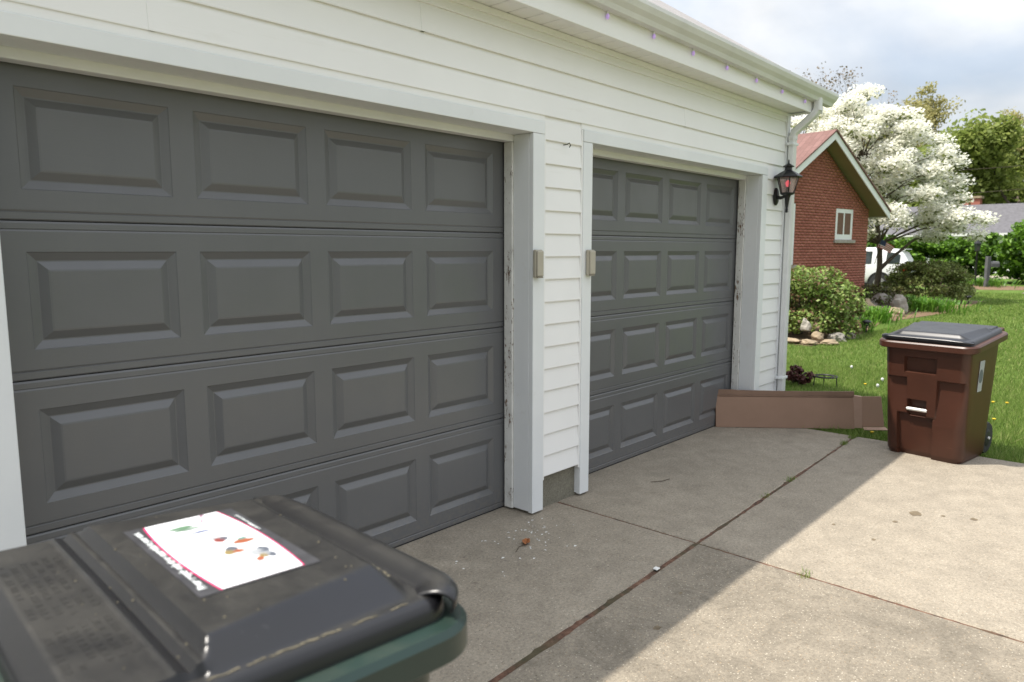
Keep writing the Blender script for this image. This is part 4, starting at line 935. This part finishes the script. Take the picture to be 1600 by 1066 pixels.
# local: x along the gable wall (corner at +0.42), -y outwards towards the lawn
XC, XA = 0.42, -2.22; XW = XA - (XC - XA); ZE = 2.62; PS = 0.575; 
def zg(x): return ZE + (XC - abs(x - XA) - XA) * PS if False else ZE + ((XC - XA) - abs(x - XA)) * PS
MB().add([(XW,0.012,-0.1),(XC-0.012,0.012,-0.1),(XC-0.012,0.012,ZE),(XA,0.012,zg(XA)),(XW,0.012,ZE),(XW,9,-0.1),(XC-0.012,9,-0.1),(XC-0.012,9,ZE),(XA,9,zg(XA)),(XW,9,ZE)],
         [(0,1,2,3,4),(9,8,7,6,5),(1,6,7,2),(0,4,9,5),(2,7,8,3),(3,8,9,4)]).build('wall', 'mortar', HB)
wins = [(-1.30, -0.42, 1.82, 2.58), (-4.2, -3.20, 1.22, 2.62)]
vs = []; fs = []; bh, bl, jt = 0.0567, 0.194, 0.0105; row = 0; z = -0.04
while z < zg(XA):
    off = 0 if row % 2 == 0 else (bl + jt)/2; x = XW - off
    while x < XC:
        a, b = max(x, XW), min(x + bl, XC); zz = z + bh
        ok = b - a > 0.03 and zg(a) >= z and zg(b) >= z
        if ok:
            hit = [(w0, w1) for w0, w1, z0_, z1_ in wins if zz > z0_ - 0.02 and z < z1_ + 0.0 and b > w0 and a < w1]
            segs = [(a, b)]
            for w0, w1 in hit: segs = [s_ for s0, s1 in segs for s_ in ((s0, min(s1, w0)), (max(s0, w1), s1)) if s_[1] - s_[0] > 0.02]
            for s0, s1 in segs:
                n = len(vs); e = rng.uniform(-0.0015, 0.0015)
                zt_ = lambda xx: min(zz, zg(xx) - 0.004)
                vs += [(s0,e,z),(s1,e,z),(s1,e,max(z+0.004, zt_(s1))),(s0,e,max(z+0.004, zt_(s0))),(s0,0.02,z),(s1,0.02,z),(s1,0.02,max(z+0.004, zt_(s1))),(s0,0.02,max(z+0.004, zt_(s0)))]
                fs += [(n,n+1,n+2,n+3),(n+1,n+5,n+6,n+2),(n+4,n,n+3,n+7),(n+3,n+2,n+6,n+7),(n+4,n+5,n+1,n)]
        x += bl + jt
    z += bh + jt; row += 1
o = fast('brickwork', vs, fs, 'brick', HB); o['kind'] = 'stuff'
for (w0, w1, z0_, z1_) in wins:
    f_ = MB(); t_ = 0.10
    f_.box(w0, w0+t_, 0.006, 0.06, z0_, z1_).box(w1-t_, w1, 0.006, 0.06, z0_, z1_).box(w0+t_, w1-t_, 0.006, 0.06, z1_-t_, z1_).box(w0+t_, w1-t_, 0.006, 0.06, z0_, z0_+t_*1.3)
    mid = (w0+w1)/2; f_.box(mid-0.03, mid+0.03, 0.010, 0.055, z0_+t_*1.3, z1_-t_)
    wf = f_.build('window', 'white_paint', HB)
    for a, b in ((w0+t_, mid-0.03), (mid+0.03, w1-t_)):
        MB().box(a, b, 0.036, 0.040, z0_+t_*1.3, z1_-t_).build('pane', 'glass_dark', wf)
        MB().box(a+0.01, a+(b-a)*0.45, 0.0325, 0.0345, z0_+t_*1.35, z1_-t_*1.05).build('curtain', 'curtain', wf)
    MB().box(w0-0.06, w1+0.10, -0.05, 0.05, z0_-0.085, z0_-0.004).build('sill', 'stone_pale', HB, bevel=0.006)
ov = 0.36; oe = 0.42
def slope_slab(sgn, y0, y1, th0, th1, mat, name, x_in=0.0):
    xe = XA + sgn * (XC - XA + oe); ze = zg(XA) - (XC - XA + oe) * PS
    za = zg(XA)
    return MB().add([(XA,y0,za+th0),(xe,y0,ze+th0),(xe,y1,ze+th0),(XA,y1,za+th0),(XA,y0,za+th1),(xe,y0,ze+th1),(xe,y1,ze+th1),(XA,y1,za+th1)], [(0,1,2,3),(4,7,6,5),(0,4,5,1),(1,5,6,2),(2,6,7,3),(3,7,4,0)]).build(name, mat, HB)
for sgn in (1, -1):
    slope_slab(sgn, -ov-0.03, 9.3, 0.165, 0.205, 'shingle_red', 'roof')
    slope_slab(sgn, -ov, -ov+0.025, -0.02, 0.163, 'white_paint', 'rake_board')
    slope_slab(sgn, -ov+0.03, 9.2, 0.05, 0.075, 'soffit_tan', 'soffit')
xe = XA + (XC - XA + oe); ze = zg(XA) - (XC - XA + oe) * PS
MB().box(xe-0.01, xe+0.10, -ov+0.05, 9.2, ze+0.03, ze+0.15).build('gutter', 'gutter_white', HB, bevel=0.01)
# --- dogwood in blossom
DW = thing('dogwood_tree', 'spreading dogwood tree covered in white blossom beside the brick house', 'tree', (24.3, 4.15, -0.04))
m = MB(); rv = np.array([0.673, -0.740, 0.0]); dv_ = np.array([0.74, 0.673, 0.0])
m.tube([(0, 0, -0.1), (0.02, 0, 0.5), tuple(rv*0.05 + np.array([0, 0, 1.0])), tuple(rv*0.02 + np.array([0, 0, 1.6]))], [0.13, 0.095, 0.085, 0.08], 10)
cl_pts = []
def dog_layer(zc, a0, r, n):
    for i in range(n):
        th = a0 + 2*math.pi*i/n + rng.uniform(-0.3, 0.3); rr = r * rng.uniform(0.35, 1.0) * 0.93
        zj = zc + rng.uniform(-0.3, 0.3); zj = min(zj, 2.5 + rng.uniform(-0.25, 0.1)) if rr*math.cos(th) > 2.15 else zj
        cl_pts.append(np.array([0.0, 0.0, zj]) + rr*math.cos(th)*rv + rr*0.95*math.sin(th)*dv_ - rv * max(0, (zc - 3.2)) * 0.42)
for zc, r, n in ((2.3, 3.3, 20), (2.75, 3.15, 25), (3.25, 2.75, 26), (3.8, 2.6, 26), (4.3, 2.5, 25), (4.8, 2.4, 24), (5.3, 1.95, 18), (5.75, 1.3, 10), (6.1, 0.6, 4)): dog_layer(zc, rng.uniform(0, 6), r, n)
fpts = []; lpts = []
for c in cl_pts:
    r = rng.uniform(0.30, 0.56); p = blob_pts(c, (r, r, 0.27), int(280 * (r/0.42)**2), 0.1); fpts.append(p); lpts.append(blob_pts(c - np.array([0, 0, 0.10]), (r, r, 0.12), 26, 0.1))
    h = math.hypot(c[0], c[1]); z0_ = max(1.75, min(c[2] - 0.25 - h * 0.35, 4.4)); base = -rv * max(0, z0_ - 2.0) * 0.30
    if rng.random() < 0.45: continue
    mid = (np.array([0, 0, z0_]) + base) * 0.5 + c * 0.5 + np.array([0, 0, 0.16]); m.tube([tuple(np.array([0, 0, z0_]) + base), tuple(mid), tuple(c)], [0.026, 0.015, 0.005], 5, cap=False)
m.tube([tuple(rv*0.02 + np.array([0, 0, 1.55])), tuple(-rv*0.15 + np.array([0, 0, 2.6])), tuple(-rv*0.6 + np.array([0, 0, 4.0])), tuple(-rv*0.95 + np.array([0, 0, 5.4]))], [0.085, 0.07, 0.045, 0.015], 8)
m.tube([tuple(rv*0.05 + np.array([0, 0, 0.95])), tuple(rv*0.45 + np.array([0, 0, 1.35])), tuple(rv*1.1 + np.array([0, 0, 1.9])), tuple(rv*2.3 + np.array([0, 0, 2.35]))], [0.07, 0.055, 0.04, 0.015], 8)
m.build('trunk', 'bark', DW, smooth=True)
v, f = quads(np.concatenate(fpts), 0.078, 0.7, 1.15); fast('blossom', v, f, 'blossom', DW)
v, f = quads(np.concatenate(lpts), 0.08, 0.3); fast('crown', v, f, 'leaf_dogwood', DW)
# --- flag hung by the tree
FL = thing('flag', 'small red-striped flag on a short pole by the dogwood trunk', 'flag', (23.75, 3.95, 1.35), R(-48))
MB().tube([(-0.16, 0, -0.25), (0.02, 0, 0.62)], 0.012, 8).build('pole', 'wood_grey', FL)
def fl(u, v_):   # u across stripes length 0..1, v from top 0..1
    return (0.00 + 0.42*u + 0.16*v_ * 0 - 0.10*v_, 0.03*math.sin(u*6 + v_*2), 0.52 - 0.26*u - 0.26*v_ + 0.08*u*v_)
for i in range(9):
    vs = []; k = 8; u0 = 0.42 if i < 5 else 0.0
    for j in range(k+1): u = u0 + (1-u0)*j/k; vs += [fl(u, i/9), fl(u, (i+1)/9)]
    MB().add(vs, [(2*j, 2*j+2, 2*j+3, 2*j+1) for j in range(k)]).build('stripe', 'flag_red' if i % 2 == 0 else 'flag_white', FL)
vs = []; k = 6
for j in range(k+1): u = 0.42*j/k; vs += [fl(u, 0), fl(u, 5/9)]
MB().add(vs, [(2*j, 2*j+2, 2*j+3, 2*j+1) for j in range(k)]).build('canton', 'flag_blue', FL)

# --- white car parked behind the house corner; long axis along local y, rear at y=0
CAR = thing('parked_car', 'white estate car parked behind the brick house with its rear lamp showing', 'car', (29.9, 4.45, -0.06), R(4))
st = [(0.00, 0.55, 0.98, 1.02, 0.74, 0.66), (0.08, 0.42, 1.02, 1.12, 0.84, 0.72), (0.30, 0.34, 1.03, 1.52, 0.90, 0.66), (0.55, 0.30, 1.03, 1.63, 0.92, 0.66), (1.3, 0.26, 1.02, 1.69, 0.93, 0.67), (2.3, 0.26, 1.00, 1.69, 0.93, 0.68), (2.9, 0.26, 0.99, 1.60, 0.93, 0.68), (3.45, 0.26, 0.98, 1.15, 0.93, 0.75), (3.7, 0.28, 0.96, 1.06, 0.93, 0.80), (4.3, 0.30, 0.90, 0.98, 0.90, 0.76), (4.62, 0.34, 0.74, 0.80, 0.80, 0.66), (4.70, 0.42, 0.66, 0.70, 0.66, 0.55)]
rgs = []
for y, z0_, zb, zr, w, wr in st:
    half = [(w*0.90, z0_), (w, z0_+0.16), (w*1.0, (z0_+zb)/2), (w*0.985, zb), (wr+0.05, zr-0.09), (wr-0.02, zr-0.02), (wr-0.25, zr)]
    rgs.append([(x, y, z) for x, z in half] + [(-x, y, z) for x, z in half[::-1]])
MB().rings(rgs).build('body', 'car_white', CAR, smooth=True)
def side_pt(y, k, sx_):
    for a, b in zip(st, st[1:]):
        if a[0] <= y <= b[0]:
            q_ = (y-a[0])/(b[0]-a[0]); zb, zr, w, wr = [a[i] + (b[i]-a[i])*q_ for i in (2, 3, 4, 5)]; break
    x0_, z0_ = w*0.985, zb; x1_, z1_ = wr+0.05, zr-0.09
    return (sx_*(x0_ + (x1_-x0_)*k + 0.006), y, z0_ + (z1_-z0_)*k + 0.004)
for sx_ in (-1, 1):
    for ya, yb_ in ((0.34, 0.80), (1.30, 2.05), (2.16, 2.88)):
        k = 5; vs = []
        for j in range(k+1): y = ya + (yb_-ya)*j/k; vs += [side_pt(y, 0.08, sx_), side_pt(y, 0.90, sx_)]
        MB().add(vs, [(2*j, 2*j+2, 2*j+3, 2*j+1) for j in range(k)]).build('side_window', 'glass_dark', CAR, solid=0.006)
    for yw in (0.98, 3.72):
        MB().lathe([(0.42, -0.02), (0.42, 0.02)], 28, (sx_*0.925, yw, 0.36), 0).build('wheel_arch', 'car_black', CAR)
        w_ = MB().lathe([(0.23, -0.10), (0.33, -0.095), (0.345, -0.05), (0.345, 0.05), (0.33, 0.095), (0.23, 0.10)], 28, (sx_*0.875, yw, 0.345), 0).build('wheel', 'rubber', CAR, smooth=True)
        MB().lathe([(0.05, -0.112), (0.20, -0.106), (0.225, -0.08), (0.225, 0.08), (0.20, 0.106), (0.05, 0.112)], 14, (sx_*0.875, yw, 0.345), 0).build('rim', 'rim_alloy', w_)
    MB().prism([(0.02, 0.80), (0.06, 0.985), (0.42, 0.99), (0.30, 0.90), (0.14, 0.80)], 0, min(sx_*0.84, sx_*0.925), max(sx_*0.84, sx_*0.925)).build('tail_light', 'tail_red', CAR, bevel=0.01)
    MB().box(sx_*0.94-0.02, sx_*0.94+0.02, 0.9, 3.75, 0.20, 0.36).build('sill_trim', 'car_black', CAR, bevel=0.01)
MB().add([(-0.66, 0.125, 1.10), (0.66, 0.125, 1.10), (0.58, 0.305, 1.50), (-0.58, 0.305, 1.50)], [(0, 1, 2, 3)]).build('rear_window', 'glass_dark', CAR, solid=0.02)
MB().box(-0.84, 0.84, -0.03, 0.40, 0.26, 0.48).build('bumper', 'car_black', CAR, bevel=0.03)
MB().box(-0.60, 0.60, 0.20, 0.42, 1.60, 1.63).build('roof_spoiler', 'car_white', CAR, bevel=0.01)

# --- hedge shrubs, lamp post and mailbox, far house and trees
for i, (x, y, rx, ry, rz, lb) in enumerate(((40.2, 8.6, 1.7, 1.9, 1.25, 'bright green bush in the far hedge right above the white car'), (40.8, 6.2, 1.8, 2.0, 1.18, 'bright green bush in the middle of the far hedge'), (41.6, 3.9, 1.8, 1.7, 1.25, 'bright green bush in the far hedge behind the dark lamp post'), (39.9, 1.4, 2.1, 2.1, 1.62, 'tallest bright green bush at the right end of the far hedge'), (39.9, -2.2, 2.0, 2.0, 1.5, 'bright green bush beyond the right end of the far hedge'))):
    T = shrub('hedge_bush', lb, (x, y, -0.04), (rx, ry, rz), 44, 7000, 0.15, 'leaf_bright', 'shrub', 'far hedge bushes', lumps=0.30)
LPT = thing('lamp_post', 'dark slender lamp post standing before the far hedge', 'lamp post', (35.6, 3.42, -0.03))
MB().lathe([(0.10, 0), (0.10, 0.08), (0.055, 0.14), (0.045, 0.30), (0.038, 1.45), (0.05, 1.48)], 12).build('post', 'black_iron', LPT, smooth=True)
MB().lathe([(0.06, 1.49), (0.10, 1.53), (0.14, 1.80), (0.13, 1.82)], 6).build('lamp_glass', 'glass_dark', LPT)
MB().lathe([(0.16, 1.825), (0.15, 1.85), (0.05, 1.95), (0.02, 2.02)], 6).build('lamp_cap', 'black_iron', LPT)
MBX = thing('mailbox', 'dark grey mailbox on a thick wooden post before the far hedge', 'mailbox', (34.8, 2.87, -0.03), R(-40))
MB().box(-0.075, 0.075, -0.075, 0.075, -0.05, 1.30).build('post', 'wood_grey', MBX, bevel=0.01)
MB().prism([(-0.10, 0.86), (0.10, 0.86), (0.10, 1.0), (0.07, 1.07), (0.0, 1.10), (-0.07, 1.07), (-0.10, 1.0)], 0, 0.08, 0.46).build('box', 'wood_grey', MBX, bevel=0.006)
MB().prism([(-0.09, 0.87), (0.09, 0.87), (0.09, 1.0), (0.0, 1.085), (-0.09, 1.0)], 0, 0.461, 0.475).build('door', 'black_iron', MBX)
FH = thing('far_house', 'low far house with a grey shingle roof and brick chimney', 'house', (63.0, 6.0, -0.05))
MB().box(-4.0, 4.0, -9, 9, 0, 2.75).build('wall', 'white_paint', FH)
MB().add([(-4.6,-9.5,2.70),(0,-9.5,4.95),(0,9.5,4.95),(-4.6,9.5,2.70),(4.6,-9.5,2.70),(4.6,9.5,2.70),(-4.6,-9.5,2.58),(4.6,-9.5,2.58),(-4.6,9.5,2.58),(4.6,9.5,2.58)], [(0,1,2,3)[::-1],(1,4,5,2)[::-1],(0,6,7,4,1),(3,2,5,9,8),(0,3,8,6),(4,7,9,5),(6,8,9,7)]).build('roof', 'shingle_grey', FH)
MB().box(-4.68, -4.605, -9.5, 9.5, 2.56, 2.74).build('gutter', 'gutter_white', FH)
ch = MB().box(0.6, 1.4, 2.3, 3.95, 3.6, 5.45).build('chimney', 'brick', FH)
MB().box(0.5, 1.5, 2.2, 4.05, 5.455, 5.62).build('chimney_cap', 'stone_tan', ch)
for y in (-6, -3.5, 1.5, 5.5):
    wf = MB().box(-4.03, -3.99, y, y+1.3, 0.95, 2.2).build('window', 'white_paint', FH)
    MB().box(-4.045, -4.032, y+0.08, y+1.22, 1.03, 2.12).build('pane', 'glass_dark', wf)
tree('broadleaf_tree', 'big mid-green leafy tree at the right behind the far grey roof', (71, 6.0, -0.1), 14.0, 0.34, (1.2, 1.2, 0.9), 'leaf_mid', 0.26, 230, 1.75, 4, group='trees behind the far house', spread=0.66, trunk_h=0.16)
tree('broadleaf_tree', 'mid-green leafy tree left of the chimney, half behind the dogwood', (72, 11.2, -0.1), 10.2, 0.28, (1.2, 1.2, 0.9), 'leaf_mid', 0.26, 130, 1.35, 4, group='trees behind the far house', spread=0.66, trunk_h=0.16)
tree('budding_tree', 'olive-gold tree in new leaf above the dogwood and far roof', (79, 16.2, -0.1), 17.2, 0.30, (1.0, 1.0, 1.0), 'leaf_olive', 0.17, 75, 0.95, 5, 'bark_grey', 0.40, 'trees behind the far house', trunk_h=0.22)
tree('budding_tree', 'olive-gold tree in new leaf just left of the tallest golden one', (80, 20.2, -0.1), 15.4, 0.28, (1.0, 1.0, 1.0), 'leaf_olive', 0.17, 50, 0.9, 5, 'bark_grey', 0.40, 'trees behind the far house', trunk_h=0.22)
tree('bare_tree', 'nearly bare budding tree rising above the garage gutter end', (46, 14.6, -0.1), 12.8, 0.20, (1.15, 1.15, 1.0), 'leaf_bud', 0.09, 6, 0.5, 5, 'bark_grey', 0.42, None, trunk_h=0.3)
tree('broadleaf_tree', 'green tree beyond the right end of the far hedge', (66, -7.0, -0.1), 13.0, 0.3, (1.2, 1.2, 0.9), 'leaf_mid', 0.26, 110, 1.35, 4, group='trees behind the far house', spread=0.62, trunk_h=0.18)
far = []
for i in range(26):
    y = 34 - i*3.4 + rng.uniform(-1, 1); far.append(blob_pts((96 + rng.uniform(-4, 4), y, rng.uniform(2.2, 3.8)), (3, 2.6, rng.uniform(2.2, 3.6)), 420, 0.4))
v, f = quads(np.concatenate(far), 0.55, 0.2); o = fast('far_wood', v, f, 'leaf_mid'); tag(o, 'distant line of green trees closing the view', 'wood', None, 'stuff')
for lb, a, b in (('upper overhead wire crossing the green tree', (44.0, 8.4, 5.75), (54.0, -3.0, 7.0)), ('lower overhead wire crossing above the far chimney', (43.2, 9.4, 4.35), (54.0, -3.0, 5.8))):
    a, b = Vector(a), Vector(b); o = MB().tube([tuple(a.lerp(b, i/12) + Vector((0, 0, -0.6*(i/12)*(1-i/12)))) for i in range(13)], 0.014, 5).build('overhead_wire', 'twig', smooth=True); tag(o, lb, 'wire')

# ================================================================== GRASS
def blades(n, xa, xb, ya, yb, h0, h1, w, mask):
    x = rng.uniform(xa, xb, n); y = rng.uniform(ya, yb, n); k = mask(x, y); x, y = x[k], y[k]; n = len(x)
    a = rng.uniform(0, 2*np.pi, n); h = rng.uniform(h0, h1, n); lean = rng.normal(0, 0.45, (n, 2)) * h[:, None]; ww = w * rng.uniform(0.7, 1.3, n)
    z = np.full(n, -0.048); c = np.stack([x, y, z], 1); s = np.stack([np.cos(a)*ww, np.sin(a)*ww, np.zeros(n)], 1); tp = c + np.stack([lean[:, 0], lean[:, 1], h], 1)
    return np.stack([c - s, c + s, tp], 1).reshape(-1, 3)
okm = lambda x, y: ((x > DRX + 0.01) & ~((x < 5.79) & (y > -0.2)) & ~((y > 1.35) & (x > 11.2) & (x < 26)) & ~((x > 31) & (x < 33) & (y < 1.15)))
V = [blades(150000, 5.46, 9.5, -4.2, 2.6, 0.030, 0.068, 0.0028, okm), blades(90000, 9.5, 16, -5, 4.5, 0.03, 0.065, 0.0048, okm), blades(70000, 16, 31, -6, 5, 0.03, 0.07, 0.009, okm),
     blades(2600, 5.44, 5.62, -4.2, -0.2, 0.05, 0.11, 0.003, lambda x, y: x > DRX - 0.02*rng.random(len(x)))]
v = np.concatenate(V); o = fast('grass', v, np.arange(len(v)).reshape(-1, 3), 'grass_blade'); tag(o, 'short green grass blades of the lawn', 'grass', None, 'stuff')
# tufts and weeds in the joints
def tuft(label, x, y, n, L):
    V = blades(n, x-0.05, x+0.05, y-0.022, y+0.022, L*0.5, L, 0.0016, lambda a, b: a > -99); V[:, 2] += 0.040
    o = fast('weed', V, np.arange(len(V)).reshape(-1, 3), 'grass_blade'); tag(o, label, 'weed', 'weeds in the driveway joints')
tuft('small weed tuft in the long joint near the carton', 5.15, jl(5.15), 90, 0.05)
tuft('weed tuft at the far end of the long joint', 5.40, jl(5.40), 160, 0.06)
tuft('tiny weed tuft in the long joint level with the far door middle', 3.98, jl(3.98), 60, 0.04)
tuft('tiny weed in the long joint short of the crossing', 3.55, jl(3.55), 40, 0.035)
tuft('weed tuft in the cross joint where the shade ends', 2.60, -1.66, 60, 0.035)
def dandelion(label, x, y, puff, h=0.09):
    T = thing('dandelion', label, 'flower', (x, y, -0.045), 0, 'dandelions on the lawn')
    MB().tube([(0, 0, 0), (0.006, 0.003, h*0.5), (0.004, 0.0, h)], 0.0028, 5).build('stem', 'stem_green', T)
    if puff: MB().lathe([(0.004, h-0.022), (0.012, h-0.012), (0.016, h), (0.012, h+0.012), (0.004, h+0.016)], 10, (0.004, 0, 0)).build('seed_head', 'flower_puff', T, smooth=True)
    else: MB().lathe([(0.004, h-0.006), (0.013, h), (0.016, h+0.007), (0.008, h+0.010), (0.002, h+0.012)], 10, (0.004, 0, 0)).build('flower', 'flower_yellow', T)
for lb, x, y, p, h in (('yellow dandelion at the edge between carton and brown bin', 5.62, -1.085, 0, 0.06), ('white dandelion seed head left of the brown bin, upper', 7.95, -0.52, 1, 0.13), ('white dandelion seed head left of the brown bin, lower', 7.75, -0.53, 1, 0.09), ('yellow dandelion on the lawn above the short cardboard', 7.9, -0.36, 0, 0.06), ('yellow dandelion right of the brown bin, near its wheel', 6.75, -1.76, 0, 0.08), ('yellow dandelion right of the brown bin, halfway up', 7.6, -1.62, 0, 0.08), ('yellow dandelion right of the brown bin, second halfway up', 7.7, -1.72, 0, 0.07), ('white dandelion seed head on the bright lawn behind the carton', 8.9, 0.1, 1, 0.09)):
    dandelion(lb, x, y, p, h)
# litter
lf = MB(); pts = [(-0.040, 0.0), (-0.02, 0.018), (0.01, 0.022), (0.035, 0.008), (0.05, 0.0), (0.03, -0.014), (0.0, -0.020), (-0.025, -0.012)]
lf.add([(a, b, 0.006 + 0.010*abs(math.sin(a*60)) + 0.14*abs(b)) for a, b in pts] + [(0.0, 0.0, 0.004)], [(i, (i+1) % 8, 8) for i in range(8)])
o = lf.build('dead_leaf', 'dead_leaf', solid=0.001, loc=(2.0, -0.455, 0.001)); o.rotation_euler.z = 0.6; tag(o, 'curled orange-brown dead leaf on the concrete before the near door', 'leaf')
o = MB().tube([(1.88, -0.49, 0.005), (1.94, -0.46, 0.006), (1.99, -0.465, 0.005)], 0.0018, 5).build('twig', 'twig'); tag(o, 'thin dark twig beside the dead leaf', 'twig')
o = MB().tube([(3.30, -0.40, 0.005), (3.36, -0.45, 0.007), (3.44, -0.46, 0.005)], 0.0022, 5).build('twig', 'twig'); tag(o, 'thin twig on the concrete before the far door', 'twig')
o = MB().box(2.175, 2.205, -1.125, -1.10, 0.001, 0.008).build('paper_scrap', 'paint_chip', bevel=0.003); o.location = (0.0, 0.0, 0); tag(o, 'small white scrap lying in the long driveway joint', 'litter')
pc = MB()
for i in range(46):
    a = abs(rng.normal(0, 0.17)); b = abs(rng.normal(0, 0.16)); x, y = 2.30 - a*1.2 + rng.normal(0, 0.05), -0.26 - b; s = rng.uniform(0.003, 0.011); th = rng.uniform(0, 3.1)
    c, sn = math.cos(th)*s, math.sin(th)*s; pc.add([(x-c, y-sn, 0.001), (x+sn*0.6, y-c*0.6, 0.0025), (x+c, y+sn, 0.001), (x-sn*0.6, y+c*0.6, 0.003)], [(0, 1, 2, 3)])
for i in range(14):
    x, y = rng.uniform(1.2, 2.2), rng.uniform(-0.7, -0.25); s = rng.uniform(0.004, 0.012); pc.add([(x-s, y, 0.001), (x, y-s*0.6, 0.002), (x+s, y, 0.001), (x, y+s*0.6, 0.003)], [(0,1,2,3)])
o = pc.build('paint_flakes', 'paint_chip'); tag(o, 'scattered white paint flakes below the peeling door jamb', 'paint flakes', None, 'stuff')
